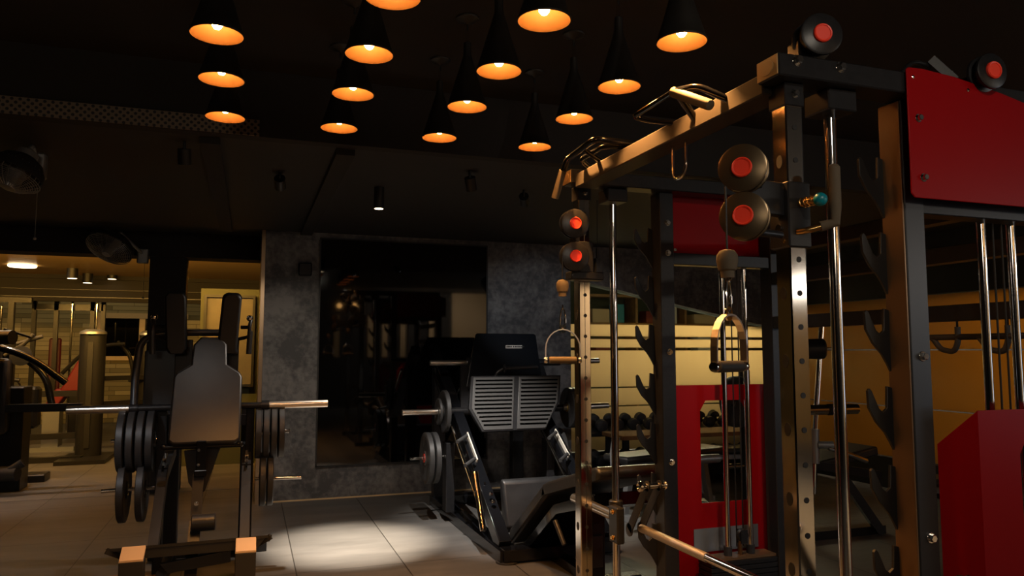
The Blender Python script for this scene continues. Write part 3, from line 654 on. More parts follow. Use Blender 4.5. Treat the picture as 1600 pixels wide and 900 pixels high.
# back pad: a narrow top and wide bottom, leaning back
def pad_fn(dy=0):
    p0_, p1_ = Vector((0, 4.60, .835)), Vector((0, 4.98, 1.44)); e = (p1_ - p0_).normalized(); L = (p1_ - p0_).length
    return lambda a, b: (cx + .012 + a, p0_.y + e.y * b * L + dy, p0_.z + e.z * b * L)
out_ = [(-.165, .0), (.165, .0), (.19, .035), (.19, .60), (.175, .64), (.10, .72), (.10, .78), (.095, .92), (.06, .99), (-.06, .99), (-.095, .92), (-.10, .78), (-.10, .72), (-.175, .64), (-.19, .60), (-.19, .035)]
H(MB().prism(out_, (0, .055, -.032), pad_fn(-.012)), 'back_pad', 'vinyl', bevel=.012, seg=3)
H(MB().prism([(a * .98, b) for a, b in out_], (0, .02, -.012), pad_fn(.048)), 'pad_backing', 'black')
for x0, x1 in ((-.495, -.375), (-.165, -.05)):
    s_ = 1 if x0 < -.3 else -1
    top = [(x0, 1.68), (x0 + .015, 1.70), (x1 - .015, 1.70), (x1, 1.675), (x1 + .018 * s_, 1.36), (x1 + .005 * s_, 1.33), (x0 + .04 * s_, 1.33), (x0 + .022 * s_, 1.36)]
    H(MB().prism(top, (0, .10, .02), lambda a, b: (a, 4.98 - (1.70 - b) * .10, b)), 'shoulder_pad', 'padblack', bevel=.016, seg=3)
H(MB().box(-.43, -.33, 5.06, 5.10, 1.15, 1.42, .004).box(-.15, -.06, 5.06, 5.10, 1.15, 1.42, .004).bar((-.40, 5.09, 1.20), (-.06, 5.09, 1.20), .04, .06), 'pad_carrier', 'black')
# handles
for x, s_ in ((-.55, -1), (-.0, 1)):
    hg = H(MB().tube([(x - s_ * .05, 5.08, 1.50), (x, 5.06, 1.50), (x + s_ * .008, 5.03, 1.55), (x, 5.0, 1.50), (x + s_ * .004, 5.0, 1.44)], .012, fillet=.02).tube([(x - s_ * .08, 5.08, 1.42), (x, 5.02, 1.44)], .011), 'handle_arm', 'black')
    MB().cyl((x + s_ * .004, 5.0, 1.475), (x + s_ * .0, 5.0, 1.33), .0165, c=.002).build('handle_grip', 'graymetal', hg)
    MB().ball((x, 5.03, 1.555), .02).build('lock_knob', 'chrome', hg)
# load bar across
H(MB().cyl((-.635, 5.0, 1.008), (.105, 5.0, 1.01), .020).cyl((-.66, 5.0, 1.008), (-.615, 5.0, 1.008), .027).cyl((.085, 5.0, 1.01), (.13, 5.0, 1.01), .030), 'load_bar', 'black')
H(MB().cyl((-.99, 5.0, 1.006), (-.66, 5.0, 1.008), .0235, n=28, c=.002), 'bar_sleeve', 'satin')
H(MB().cyl((.13, 5.0, 1.01), (.49, 5.0, 1.012), .0235, n=28, c=.002), 'bar_sleeve', 'satin')
H(MB().tube([(-.638, 5.0, .99), (-.645, 5.05, 1.20), (-.625, 5.08, 1.42), (-.50, 5.10, 1.46), (-.30, 5.12, 1.465), (-.12, 5.12, 1.465)], .022, 14, fillet=.10), 'tube_frame', 'graymetal')
H(MB().box(-.615, -.44, 5.20, 5.23, .95, 1.35, .004), 'side_panel', 'graymetal')
# storage posts and pegs
for x in (-.488, .02):
    H(MB().box(x - .025, x + .025, 5.05, 5.12, .0, 1.0, .003), 'storage_post', 'black')
for a, b in (((-.76, 5.05, .815), (-.50, 5.08, .815)), ((-.80, 5.05, .525), (-.50, 5.08, .525)), ((.06, 5.08, .84), (.26, 5.05, .84)), ((.06, 5.08, .545), (.34, 5.05, .545))):
    H(MB().cyl(a, b, .0125, n=16), 'storage_peg', 'chrome')
H(MB().box(-.76, -.45, 5.03, 5.11, .0, .018), 'floor_foot', 'wood')
# lower centre linkage
H(MB().cyl((-.43, 4.64, .815), (-.035, 4.64, .815), .017).ball((-.435, 4.64, .815), .018).ball((-.03, 4.64, .815), .018), 'lower_roller', 'gloss')
H(MB().box(cx - .025, cx + .025, 4.56, 4.62, .66, .85, .003).box(cx - .032, cx + .032, 4.55, 4.60, .655, .69, .003), 'latch', 'gloss')
H(MB().prism([(-.10, .78), (.10, .80), (.085, .76), (.02, .55), (-.02, .52), (-.07, .60)], (0, .02, 0), lambda a, b: (cx + a, 4.72, b)), 'gusset', 'graymetal')
H(MB().bar((cx - .012, 4.60, .66), (cx - .012, 4.50, .40), .055, .03, up=(0, 1, 0)).bar((cx - .014, 4.50, .42), (cx - .02, 4.32, .16), .06, .04, up=(0, 1, 0)), 'push_link', 'graymetal')
H(MB().cyl((cx - .03, 4.44, .43), (cx + .09, 4.44, .43), .045, n=28, c=.004), 'roller_wheel', 'graymetal')
for z, y_, r_ in ((.80, 4.56, .006), (.72, 4.56, .006), (.52, 4.50, .009)):
    bb = MB(); bolt(bb, (cx - .012, y_, z), (0, -1, 0), r_, r_); H(bb, 'bolt', 'chrome')

def weight_plate(r, th, ring='rubber'):
    t = thing('weight_plate', '', 'weight plate', (0, 0, 0))
    MB().lathe([(.026, -.002), (.05, -.002), (.055, .004), (r * .70, .006), (r * .78, -.001), (r * .97, 0), (r, .004), (r, th - .004), (r * .97, th), (r * .78, th + .001), (r * .7, th - .006), (.055, th - .004), (.05, th + .002), (.026, th + .002)], (0, 0, 0), (1, 0, 0), 56).build('disc', 'plate', t)
    MB().openlathe([(.0255, -.003), (.034, -.004), (.034, th + .004), (.0255, th + .003)], (0, 0, 0), (1, 0, 0), 24).build('ring', ring, t)
    return t
big = weight_plate(.19, .040, 'steel'); mid = weight_plate(.165, .036, 'steel')
def plates(src, first, spots_, where, grp):
    names = {1: ['only'], 2: ['outer', 'inner'], 3: ['outermost', 'middle', 'innermost'], 4: ['outermost', 'second from outside', 'third from outside', 'innermost']}[len(spots_)]
    for k, p in enumerate(spots_):
        o = src if (first and k == 0) else dup(src, p)
        o.location = p; o['label'] = 'black weight plate, %s of the %s' % (names[k], where); o['group'] = grp
plates(big, True, [(-.715 + .052 * k, 5.055, .815) for k in range(4)], 'four on the squat machine\'s upper left peg', 'plates on the squat machine')
plates(big, False, [(-.70, 5.055, .525), (-.60, 5.055, .525)], 'pair on the squat machine\'s lower left peg', 'plates on the squat machine')
plates(mid, True, [(.19 - .046 * k, 5.055, .84) for k in range(4)], 'four on the squat machine\'s upper right peg', 'plates on the squat machine')
plates(mid, False, [(.13, 5.06, .545), (.085, 5.06, .545)], 'pair on the squat machine\'s lower right peg', 'plates on the squat machine')

# ------------------------------------------------------------------ leg press
LP = thing('leg_press_machine', 'black angled leg press with ribbed foot plates and reclined seat', 'gym machine', (1.95, 5.4, 0))
def L_(mb, name, m, parent=None, **k): return mb.build(name, m, parent or LP, **k)
for x in (1.60, 2.33):
    L_(MB().bar((x, 4.72, .08), (x, 6.75, 1.36), .10, .085, up=(1, 0, 0)), 'rail', 'gloss', bevel=.004)
    L_(MB().cyl((x - .075, 4.95, .24), (x - .075, 6.4, 1.155), .014), 'slide_rod', 'chrome')
    L_(MB().bar((x, 5.37 - .02, .53), (x, 5.62, .70), .07, .01, up=(1, 0, 0)), 'rail_cover', 'sticker')
    L_(MB().box(x - .06, x + .06, 4.62, 6.60, .0, .085, .004), 'base_beam', 'gloss')
    L_(MB().lathe([(.075, 0), (.075, .010), (.06, .012)], (x + .0, 4.66, 0), n=28), 'foot_pad', 'rubber')
    L_(MB().box(x - .05, x + .05, 6.48, 6.58, .08, 1.20, .004), 'rear_post', 'black')
    for z, y in ((.56, 5.30), (.70, 5.52)):
        hd = L_(MB().cyl((x - .03, y, z + .01), (x - .13, y - .10, z - .02), .014), 'stop_handle', 'rubber')
    bb = MB()
    for q in ((4.98, .30), (5.03, .34)): bolt(bb, (x, q[0] - .03, q[1] + .03), (0, -.53, .85), .012)
    bolt(bb, (x, 5.15, .42), (0, -.53, .85), .006, .004)
    L_(bb, 'bolt', 'chrome')
L_(MB().cyl((1.50, 5.05, .48), (1.50, 4.86, .16), .021, n=20, c=.003).cyl((1.50, 5.07, .51), (1.50, 5.0, .39), .026), 'gas_strut', 'steel')
for yy in (4.60, 6.49): L_(MB().box(1.56, 2.38, yy, yy + .11, .015, .09, .004), 'cross_member', 'gloss')
# sled
L_(MB().prism([(1.69, 1.06), (2.36, 1.06), (2.26, 1.49), (2.24, 1.50), (1.72, 1.50), (1.71, 1.49)], (0, .02, 0), lambda a, b: (a + (b - 1.06) * .30 , 5.95 + (b - 1.06) * .55, b)), 'sled_plate', 'sledpaint', bevel=.003)
pl = MB().box(0, .14, 0, .003, 0, .034)
st = MB(); st.box(2.085, 2.235, 6.118, 6.121, 1.372, 1.400); st.m = 1
xx = 2.093
for wd in (.009, .009, .009, .009, None, .009, .004, .009, .009, .009, .011, .009, .004, .009):
    if wd is None: xx += .008; continue
    st.box(xx, xx + wd, 6.1165, 6.118, 1.380, 1.393); xx += wd + .0035
stk = L_(st, 'sticker', ['sticker', 'black']); 
# foot plates: two ribbed polygons
def fpf(a, b):
    return (a, 5.58 + (b - .745) * .42, b)
L_(MB().prism([(1.625, .905), (1.675, 1.150), (2.445, 1.150), (2.395, .94), (2.24, .735), (1.71, .730)], (0, .035, -.012), lambda a, b: (a, 5.588 + (b - .745) * .42, b)), 'foot_plate_frame', 'black', bevel=.004)
def footpad(poly, ribs):
    o = L_(MB().prism(poly, (0, .012, 0), fpf), 'foot_plate', 'treadplate', bevel=.003)
    rb = MB()
    for x0, x1, z in ribs: rb.prism([(x0, z - .006), (x1, z - .006), (x1, z + .006), (x0, z + .006)], (0, .004, 0), lambda a, b: (a, fpf(a, b)[1] - .0025, b))
    rb.build('rib_slots', 'slot', o)
def lerp(a, b, t): return a + (b - a) * t
rl = []; rr_ = []
for k in range(12):
    z = 1.115 - .030 * k * 1.02
    xl = lerp(1.690, 1.650, min(1, (1.14 - z) / .235)) if z > .905 else lerp(1.650, 1.725, (.905 - z) / .16)
    xr = lerp(2.035, 1.965, (1.14 - z) / .40)
    rl.append((xl + .018, xr - .018, z))
    xl2 = lerp(2.075, 2.0, (1.14 - z) / .40)
    xr2 = lerp(2.43, 2.375, min(1, (1.14 - z) / .20)) if z > .94 else lerp(2.375, 2.245, (.94 - z) / .195)
    rr_.append((xl2 + .018, xr2 - .018, z))
footpad([(1.690, 1.14), (2.035, 1.14), (1.963, .742), (1.722, .742), (1.648, .905)], rl)
footpad([(2.075, 1.14), (2.43, 1.14), (2.375, .94), (2.235, .742), (1.997, .742)], rr_)
L_(MB().cyl((2.02, 5.93, 1.205), (2.30, 5.91, 1.215), .016).lathe([(.03, 0), (.035, .004), (.035, .012), (.02, .016)], (2.02, 5.93, 1.205), (-1, 0, 0)).tube([(2.0, 5.94, 1.2), (1.95, 5.95, 1.17), (1.93, 5.96, 1.10)], .014, fillet=.03), 'sled_handle', 'graymetal')
L_(MB().cyl((1.44, 6.2, 1.249), (1.80, 6.2, 1.249), .0235, n=28, c=.002), 'bar_sleeve', 'satin')
L_(MB().cyl((2.6, 6.2, 1.25), (3.01, 6.2, 1.262), .0235, n=28, c=.002), 'bar_sleeve', 'satin')
L_(MB().cyl((1.78, 6.2, 1.249), (2.62, 6.2, 1.25), .03).cyl((1.76, 6.2, 1.249), (1.79, 6.2, 1.249), .045), 'load_bar', 'black')
L_(MB().cyl((1.15, 5.9, .866), (1.55, 5.9, .866), .0235, n=28, c=.002), 'bar_sleeve', 'satin')
L_(MB().cyl((2.5, 5.9, .87), (2.95, 5.9, .88), .0235, n=28, c=.002), 'bar_sleeve', 'satin')
L_(MB().cyl((1.53, 5.9, .866), (2.52, 5.9, .87), .03).bar((1.66, 5.9, .87), (1.74, 6.2, 1.22), .05, .07, up=(1, 0, 0)).bar((2.42, 5.9, .87), (2.42, 6.2, 1.22), .05, .07, up=(1, 0, 0)), 'sled_frame', 'black')
L_(MB().cyl((1.22, 5.9, .505), (1.55, 5.95, .505), .012), 'storage_peg', 'chrome')
L_(MB().cyl((2.35, 5.95, .505), (2.60, 5.9, .505), .012), 'storage_peg', 'chrome')
for xx in (1.50, 2.36): L_(MB().box(xx, xx + .07, 5.86, 5.98, .08, .62, .004), 'storage_post', 'black')
# seat pan and reclined back pad, width across X
def slab(prof, x0, x1): return MB().prism(prof, (x1 - x0, 0, 0), lambda a, b: (x0, a, b))
L_(slab([(4.98, .10), (4.93, .15), (5.02, .44), (5.06, .46), (5.10, .43), (5.04, .12)], 1.69, 2.22), 'seat_pad', 'vinyl', bevel=.018, seg=3)
L_(slab([(4.95, .07), (4.90, .155), (4.30, .545), (4.22, .575), (3.56, .755), (3.52, .73), (3.54, .69), (4.20, .505), (4.26, .48), (4.84, .085), (4.90, .05)], 1.70, 2.15), 'back_pad', 'vinyl', bevel=.018, seg=3)
L_(slab([(4.78, .06), (4.22, .44), (3.66, .60), (3.66, .53), (4.18, .39), (4.68, .06)], 1.74, 2.10), 'seat_frame', 'gloss', bevel=.004)
L_(MB().box(1.86, 1.96, 3.98, 4.08, .0, .46, .004), 'seat_post', 'black')
L_(MB().box(1.855, 1.94, 3.965, 3.98, .12, .30, .003), 'post_cover', 'graymetal')
L_(MB().box(1.7, 2.2, 3.99, 4.07, 0, .05, .003).box(1.88, 1.96, 4.05, 4.66, 0, .06, .003), 'seat_base', 'gloss')
L_(MB().cyl((1.72, 4.15, .36), (1.74, 4.06, .24), .014), 'seat_lever', 'graymetal')
p = weight_plate(.17, .035, 'yellow'); plates(p, True, [(1.475, 5.9, .866)], 'loaded on the left lower bar of the leg press', 'plates on the leg press')
p['label'] = 'black weight plate with yellow ring loaded on the left bar of the leg press'
q = dup(p, (1.435, 5.9, .866), 'small black plate with yellow ring outside the larger one on the leg press'); q.scale = (.6, .62, .62)
p2 = weight_plate(.20, .042, 'hub'); p2['group'] = 'plates on the leg press'; p2.location = (1.335, 5.91, .505); p2['label'] = 'black weight plate with red ring, outer of the pair stored on the leg press'
dup(p2, (1.39, 5.91, .505), 'black weight plate, inner of the pair stored left on the leg press')
dup(p, (2.56, 5.9, .87), 'dark weight plate loaded on the right bar of the leg press')
dup(p, (2.60, 5.9, .87), 'outer dark weight plate on the right bar of the leg press')
dup(p2, (2.46, 5.92, .505), 'dark weight plate with red ring stored right of the leg press')

# ------------------------------------------------------------------ equipment behind the rack
def bench(label, loc, rz, h=.45, L=1.2):
    t = thing('weight_bench', label, 'bench', (0, 0, 0), 'benches behind the rack')
    MB().box(-L / 2, L / 2, -.15, .15, h - .06, h, .015).build('pad', 'vinyl', t, bevel=.01)
    MB().box(-L / 2 + .1, L / 2 - .1, -.03, .03, h - .12, h - .06, .004).build('frame', 'silver', t)
    for s_ in (-1, 1):
        MB().bar((s_ * L * .35, 0, h - .08), (s_ * L * .42, 0, .03), .05, .05, up=(0, 1, 0)).box(s_ * L * .42 - .03, s_ * L * .42 + .03, -.25, .25, 0, .05, .004).build('leg', 'silver', t)
    t.location = loc; t.rotation_euler = (0, 0, rz); return t
bench('black padded flat bench with grey legs behind the rack, left one', (3.35, 5.6, 0), radians(15), .52)
bench('black padded flat bench seen through the cut-out of the far red shroud', (4.5, 6.1, 0), radians(-5), .45)
bench('low dark bench behind the near guide rod on the right', (5.1, 4.0, 0), radians(-50), .42)
# wooden shelf table
t = thing('low_table', 'low wooden topped table lit amber behind the rack', 'table', (4.0, 6.5, 0))
MB().box(3.3, 5.2, 6.3, 6.75, .52, .56, .005).build('table_top', 'wood', t)
for x in (3.35, 5.15):
    for y in (6.35, 6.7): MB().box(x - .025, x + .025, y - .025, y + .025, 0, .52).build('leg', 'black', t)
# dumbbell rack
t = thing('dumbbell_rack', 'black two tier dumbbell rack before the frosted partition', 'rack', (4.3, 6.98, 0))
for z in (.14, .50): MB().prism([(6.83, z), (7.10, z + .06), (7.10, z + .09), (6.83, z + .03)], (2.3, 0, 0), lambda a, b: (3.2, a, b)).build('shelf', 'black', t)
for x in (3.22, 5.46): MB().bar((x, 7.05, 0), (x, 7.05, .62), .05, .06, up=(1, 0, 0)).box(x - .03, x + .03, 6.8, 7.12, 0, .05).build('side_frame', 'black', t)
def dumbbell():
    t = thing('dumbbell', '', 'dumbbell', (0, 0, 0), 'dumbbells on the two tier rack')
    MB().cyl((0, -.07, 0), (0, .07, 0), .015, n=12).build('handle', 'chrome', t)
    for s_ in (-1, 1): MB().lathe([(.045, 0), (.06, .008), (.06, .062), (.045, .07)], (0, s_ * .06, 0), (0, s_, 0), 20).build('weight', 'rubber', t)
    return t
d0 = dumbbell(); first = True; 
for r_, (z, wd) in enumerate(((.255, 'lower'), (.615, 'upper'))):
    for k in range(12):
        o = d0 if first else dup(d0, (0, 0, 0)); first = False
        o.location = (3.36 + k * .18, 6.97, z + .01); o.rotation_euler = (radians(12), 0, 0)
        o['label'] = 'black round dumbbell on the rack\'s %s tier, %s from the left' % (wd, ('first', 'second', 'third', 'fourth', 'fifth', 'sixth', 'seventh', 'eighth', 'ninth', 'tenth', 'eleventh', 'twelfth')[k])
# leg curl machine with foam roller
t = thing('leg_curl_machine', 'grey and black leg curl machine with foam roller seen right of the near chrome upright', 'gym machine', (3.95, 4.4, 0))
MB().cyl((3.62, 4.42, 1.36), (3.86, 4.30, 1.365), .072, n=36, c=.012).build('foam_roller', 'vinyl', t)
MB().cyl((3.86, 4.30, 1.365), (3.93, 4.27, 1.365), .010).build('roller_axle', 'chrome', t)
MB().tube([(3.90, 4.36, 1.56), (3.83, 4.36, 1.0), (3.79, 4.36, .62), (3.77, 4.36, .35)], .022, 14).build('lever_arm', 'chrome', t)
MB().cyl((3.79, 4.36, .56), (3.80, 4.36, .80), .032).cyl((3.80, 4.34, .69), (3.90, 4.30, .69), .026).build('pivot_housing', 'silver', t)
MB().cyl((3.64, 4.3, .94), (4.13, 4.3, .935), .036, n=28, c=.008).build('cross_handle', 'chrome', t)
MB().cyl((3.86, 4.29, .938), (3.93, 4.29, .938), .04).build('handle_band', 'black', t)
MB().tube([(3.86, 4.3, .67), (4.0, 4.28, .63), (4.16, 4.26, .57)], .016, 12).build('pull_handle', 'steel', t)
MB().bar((3.75, 4.5, .55), (4.5, 4.5, .42), .06, .06).bar((4.1, 4.5, .5), (4.4, 4.4, .03), .06, .06).bar((3.78, 4.5, 0), (3.78, 4.5, .55), .07, .07, up=(1, 0, 0)).box(3.6, 4.5, 4.45, 4.55, 0, .06).build('frame', 'black', t)
MB().bar((3.9, 4.65, .50), (4.5, 4.65, .60), .32, .07).build('seat_pad', 'vinyl', t, bevel=.015)
# cable row / multi grip bars hanging on the rear beam
def gripbar(label, y, z):
    t = thing('grip_bar', label, 'cable bar', (2.66, y, z), 'grip bars hanging on the rear beam')
    MB().tube([(2.66, y - .22, z), (2.66, y + .22, z)], .012).build('shaft', 'rubber', t)
    MB().tube([(2.66, y + .12, z), (2.66, y + .08, z - .05), (2.66, y + .02, z - .06), (2.66, y, z - .02), (2.66, y, z + .04)], .011, fillet=.02).build('loop_handle', 'rubber', t)
    MB().tube([(2.66, y, z + .10), (2.66, y, z + .04)], .005, 8).build('hook', 'steel', t)
gripbar('black bar with looped grip hanging from the rack rear beam, left one', 2.23, 1.405)
gripbar('black bar with looped grip hanging from the rack rear beam, at the right edge', 2.02, 1.405)
# arc framed stepper
t = thing('stair_climber', 'grey arched cardio machine low behind the smith bar hook', 'cardio machine', (2.95, 4.6, 0))
MB().tube([(2.72, 4.8, 0.02), (2.74, 4.8, .30), (2.86, 4.8, .50), (3.05, 4.8, .56), (3.3, 4.8, .56)], .032, 12, fillet=.12).build('arched_frame', 'silver', t)
MB().tube([(2.62, 4.7, .55), (2.72, 4.7, .42), (2.95, 4.65, .33)], .028, 12, fillet=.08).build('handle', 'rubber', t)
MB().box(2.8, 3.3, 4.74, 4.86, .02, .22, .02).bar((2.78, 4.7, .33), (3.05, 4.6, .30), .12, .02).build('pedal_base', 'black', t)
MB().tube([(2.55, 5.0, .35), (2.54, 5.0, .60), (2.56, 5.0, .72)], .03, 12).build('side_pad', 'silver', t)
# wall plates on the partition side
for k, (x, z, l) in enumerate(((4.35, .98, 'large black plate visible through the cut-out of the far red shroud'),)):
    t = weight_plate(.20, .05, 'steel'); t.location = (3.62, 5.05, .95); t['label'] = l; t['group'] = 'plates behind the rack'
st = thing('plate_tree', 'black plate storage tree behind the far red shroud', 'rack', (3.68, 5.05, 0))
MB().box(3.70, 3.76, 5.02, 5.08, .05, 1.2, .004).box(3.5, 3.96, 4.9, 5.2, 0, .05, .004).build('post', 'black', st)
for zz in (.95, .45): MB().cyl((3.54, 5.05, zz), (3.72, 5.05, zz), .02).build('peg', 'chrome', st)

# ------------------------------------------------------------------ left neighbouring room equipment
t = thing('cable_station', 'two grey towers with rounded caps joined by dark rails, left of the squat machine', 'gym machine', (-1.6, 10.8, 0))
def post_tower(x, y, w_, h):
    g = MB().prism([(w_ * .5 * cos(a * pi / 8) * (1.0), .10 * sin(a * pi / 8)) for a in range(16)], (0, 0, h), lambda a, b: (x + a, y + b, 0)).build('tower_housing', 'black', t)
    MB().lathe([(w_ * .52, 0), (w_ * .5, .03), (w_ * .3, .06), (.01, .065)], (x, y, h), n=24).build('cap', 'silver', g)
    MB().box(x - w_ * .12, x + w_ * .08, y - .112, y - .09, .15, h - .1).build('slot', 'matte', g)
    MB().box(x - w_ * .9, x + w_ * .9, y - .5, y + .3, 0, .05).build('base', 'black', g)
post_tower(-1.86, 10.7, .30, 1.56); post_tower(-1.27, 11.2, .26, 1.56)
for z in (.82, .30): MB().bar((-3.3, 10.6, z), (-1.9, 10.75, z), .06, .07).build('rail', 'black', t)
for z in (1.0, .68): MB().bar((-1.75, 10.8, z), (-1.3, 11.1, z), .05, .06).build('rail', 'black', t)
MB().box(-3.5, -1.9, 10.5, 10.62, 0, .07).build('rail', 'black', t)
t = thing('beam_machine', 'black press machine with long horizontal beam at the left edge', 'gym machine', (-2.6, 8.5, 0))
MB().bar((-3.3, 8.4, .81), (-1.53, 8.4, .80), .07, .075).build('beam', 'graymetal', t)
MB().tube([(-3.2, 8.6, 1.40), (-2.45, 8.6, 1.43), (-2.05, 8.6, 1.30), (-1.72, 8.6, 1.03)], .034, 12, fillet=.2).build('press_arm', 'gloss', t)
MB().box(-2.32, -2.05, 8.5, 8.8, 0, 1.0, .01).box(-2.6, -2.3, 8.5, 8.7, 0, 1.42, .01).build('frame', 'black', t)
MB().box(-2.42, -2.15, 8.35, 8.50, .55, 1.28, .03).build('seat_back', 'vinyl', t, bevel=.02)
MB().cyl((-2.28, 8.5, 1.48), (-2.16, 8.45, 1.48), .07).bar((-2.25, 8.5, 1.56), (-2.02, 8.5, 1.48), .03, .02).build('pivot', 'black', t)
MB().cyl((-2.25, 8.35, .20), (-2.02, 8.3, .20), .07).cyl((-2.25, 8.3, .12), (-1.98, 8.3, .30), .04).build('foot_roller', 'rubber', t)
t = thing('plate_loaded_press', 'dark plate loaded press machine crowding the left edge of the photo', 'gym machine', (-2.35, 9.1, 0))
MB().tube([(-2.9, 9.0, 1.15), (-2.5, 9.0, 1.36), (-2.2, 9.0, 1.30), (-1.98, 9.0, 1.08), (-1.92, 9.0, .80)], .035, 12, fillet=.12).build('arm', 'gloss', t)
MB().box(-2.75, -2.05, 9.0, 9.2, .55, .98, .03).box(-2.5, -2.3, 9.05, 9.15, 0, 1.5, .01).box(-2.95, -1.95, 9.0, 9.25, 0, .08, .01).build('frame', 'black', t)
for k in range(3): MB().lathe([(.02, 0), (.19, .004), (.20, .02), (.19, .036), (.02, .04)], (-2.86 + k * .05, 9.0, 1.02), (1, 0, 0), 32).build('plate', 'plate', t)
MB().tube([(-2.35, 8.95, 1.30), (-2.18, 8.93, 1.42), (-2.10, 8.93, 1.52)], .02, 10).tube([(-2.25, 8.95, 1.42), (-2.02, 8.95, 1.50)], .02, 10).build('handle', 'rubber', t)
MB().lathe([(.01, 0), (.10, .01), (.10, .04), (.01, .05)], (-2.2, 8.95, 1.30), (0, -1, 0), 24).build('pivot_disc', 'graymetal', t)
t = thing('abdominal_machine', 'machine with bright red seat shell behind the left beam', 'gym machine', (-2.35, 11.8, 0))
MB().prism([(-2.42, .80), (-2.15, .80), (-2.10, 1.20), (-2.16, 1.26), (-2.22, 1.20), (-2.34, .95)], (0, .35, 0), lambda a, b: (a, 11.7, b)).build('seat_shell', 'darkred', t, bevel=.02)
MB().prism([(-2.58, .62), (-2.42, .62), (-2.30, .82), (-2.46, .84)], (0, .3, 0), lambda a, b: (a, 11.7, b)).build('seat_side', 'darkred', t, bevel=.02)
MB().box(-2.6, -2.4, 11.7, 11.95, .05, .62).box(-2.8, -2.2, 11.65, 12.1, 0, .06).build('base', 'silver', t)
t = thing('lat_pulldown', 'tall lat pulldown frame with curved chrome bar in the left room', 'gym machine', (-3.3, 12.6, 0))
for x in (-3.55, -3.25): MB().box(x - .035, x + .035, 12.55, 12.65, 0, 2.05).build('upright', 'black', t)
for x in (-3.45, -3.35): MB().cyl((x, 12.5, .2), (x, 12.5, 2.0), .014, n=10).build('guide_rod', 'chrome', t)
MB().tube([(-4.25, 12.4, 1.95), (-4.0, 12.4, 2.06), (-3.6, 12.4, 2.08), (-3.35, 12.4, 2.0)], .016, 10, fillet=.1).build('pull_bar', 'chrome', t)
MB().box(-3.9, -3.0, 12.55, 12.65, 2.05, 2.12).build('top_beam', 'black', t)
t = thing('power_cage', 'dark upright cage with chrome poles in the left room', 'gym rack', (-2.7, 13.4, 0))
for x in (-3.15, -2.85, -2.35, -2.2): MB().box(x - .03, x + .03, 13.35, 13.42, 0, 2.15).build('upright', 'black', t)
MB().cyl((-2.62, 13.3, 0), (-2.62, 13.3, 2.4), .018, n=10).cyl((-2.28, 13.3, 0), (-2.28, 13.3, 2.1), .014, n=10).build('guide_rod', 'chrome', t)
MB().box(-3.15, -2.2, 13.35, 13.42, 1.98, 2.08).build('top_beam', 'graymetal', t)
MB().tube([(-2.7, 13.2, 1.0), (-2.45, 13.2, 1.30), (-2.1, 13.2, 1.45), (-1.85, 13.2, 1.46)], .03, 10, fillet=.15).build('arm', 'black', t)
MB().box(-2.62, -2.2, 13.3, 13.5, 0, .9, .02).build('stack_cover', 'black', t)
MB().box(-2.95, -2.78, 13.45, 13.5, .7, 1.55, .02).build('pad', 'deepred', t)
t = thing('spin_bike', 'dark exercise bike with yellow label in the left room', 'exercise bike', (-2.95, 11.6, 0))
MB().cyl((-3.05, 11.6, .82), (-3.05, 11.7, .82), .20, n=28).build('flywheel', 'matte', t)
MB().tube([(-3.35, 11.6, .95), (-3.1, 11.6, 1.0), (-2.86, 11.6, .96)], .025, 10, fillet=.05).tube([(-3.15, 11.6, 1.05), (-3.0, 11.6, 1.25), (-2.95, 11.6, 1.3)], .02, 8).build('handlebar', 'black', t)
MB().prism([(-3.05, .78), (-2.99, .80), (-3.02, .88)], (0, -.01, 0), lambda a, b: (a, 11.598, b)).build('label', 'yellow', t)
MB().box(-3.15, -2.95, 11.6, 11.7, .1, .7, .01).box(-3.25, -2.8, 11.5, 11.8, 0, .1, .01).build('frame', 'silver', t)
t = thing('cross_trainer', 'dark elliptical with curved arms before the far window', 'cardio machine', (-1.75, 13.5, 0))
MB().tube([(-2.0, 13.5, 1.5), (-1.82, 13.5, 1.3), (-1.75, 13.5, 1.0), (-1.8, 13.5, .85)], .03, 10, fillet=.1).tube([(-1.6, 13.5, .8), (-1.55, 13.5, 1.05), (-1.4, 13.5, 1.15)], .025, 10, fillet=.08).build('arm', 'black', t)
MB().box(-1.75, -1.35, 13.4, 13.6, 0, .6, .02).cyl((-1.5, 13.4, 1.05), (-1.5, 13.6, 1.05), .12).build('body', 'black', t)
# framed picture and wall behind the squat machine
struct('wall_left_room', MB().box(-.95, .12, 9.7, 9.8, 0, 1.06).box(-.56, .12, 9.7, 9.8, 1.06, 2.1), 'olive')
t = thing('framed_picture', 'tall framed beige picture seen between squat machine and bronze trim', 'picture', (-.25, 9.6, 1.0))
f = MB().prism([(-.52, .92), (.06, .92), (.06, 2.02), (-.52, 2.02)], (0, .08, 0), lambda a, b: (a, 9.62, b), [[(-.49, .95), (.03, .95), (.03, 1.99), (-.49, 1.99)]]); f.build('picture_frame', 'matte', t)
MB().box(-.49, .03, 9.66, 9.70, .95, 1.99).build('picture_panel', 'picture', t)
t = MB().box(.41, .53, 7.10, 7.15, 2.04, 2.16, .01).build('wall_outlet', 'black'); tag(t, 'small dark square fitting high on the concrete wall left of the glass', 'wall fitting')


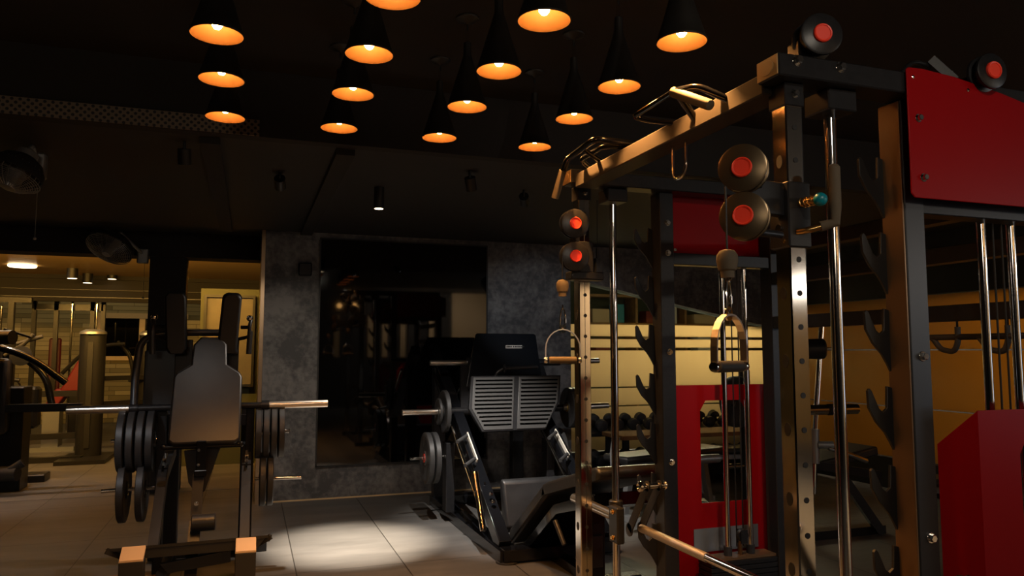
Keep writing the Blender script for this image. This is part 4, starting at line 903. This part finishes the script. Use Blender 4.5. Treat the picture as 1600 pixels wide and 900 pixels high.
# warm globe lamps on the wall behind the photographer, mirrored in the black glass
for k, (x, z) in enumerate(((2.0, 2.42), (2.35, 2.40), (3.2, 2.38), (4.05, 2.42), (4.1, 2.9 - .32), (2.3, 2.58))):
    t = thing('globe_wall_lamp', 'warm globe lamp behind the photographer, %s from the left in the black glass' % ('first', 'third', 'fourth', 'fifth', 'sixth', 'second')[k], 'lamp', (x, -3.95, z), 'globe lamps mirrored in the black glass')
    MB().ball((x, -3.85, z), .06 + .02 * (k % 2)).build('globe', 'globe', t)
    MB().cyl((x, -4.0, z), (x, -3.88, z), .02, n=10).build('arm', 'matte', t)
tp = MB()
for x in (1.9, 2.7, 3.05, 3.5, 4.2): tp.box(x, x + .12, -3.99, -3.96, 1.2, 2.2)
struct('trim_6', tp, 'beige')
area('rear_wall_fill_light', (4.2, -2.6, 2.6), (4.4, -4.0, 1.5), 80, (1, .82, .64), 2.8, .2)  # added so the rear wall shows bright in the chrome

# things in the room behind the frosted partition
for k, (x, y) in enumerate(((4.3, 8.6), (5.6, 9.4), (6.6, 8.4))):
    tag(MB().lathe([(.06, -.01), (.07, .0)], (x, y, 2.69)).build('recessed_downlight', 'downlight'), 'small round downlight behind the partition, %s from the left' % ('first', 'second', 'third')[k], 'light', 'downlights behind the partition')
t = thing('display_shelf', 'dark shelf with boxes behind the clear strip of the partition', 'shelf', (6.0, 10.8, 0))
for z in (.4, 1.3, 1.75, 2.2): MB().box(4.9, 7.6, 10.6, 10.98, z, z + .04).build('shelf_board', 'wood', t)
for x in (4.9, 5.8, 6.7, 7.56): MB().box(x, x + .04, 10.6, 10.98, 0, 2.24).build('shelf_side', 'wood', t)
for k, (x, z, w_, h_, m_) in enumerate(((5.05, 1.79, .3, .22, 'beige'), (5.45, 1.79, .16, .3, 'teal'), (6.0, 1.79, .35, .2, 'darkred'), (6.45, 1.79, .12, .28, 'sticker'), (6.9, 1.79, .4, .16, 'beige'), (5.1, 1.34, .25, .2, 'darkred'), (5.95, 1.34, .22, .26, 'beige'), (6.3, 1.34, .2, .2, 'teal'), (6.95, 1.34, .3, .25, 'sticker'))):
    tag(MB().box(x, x + w_, 10.62, 10.85, z, z + h_, .008).build('storage_box', m_), '%s box on the %s shelf behind the partition, %s' % ({'beige': 'tan', 'teal': 'teal', 'darkred': 'dark red', 'sticker': 'white'}[m_], 'upper' if z > 1.5 else 'lower', ('left end', 'second', 'middle', 'fourth', 'right end', 'left end', 'second', 'third', 'right end')[k]), 'box', 'boxes on the shelf behind the partition')
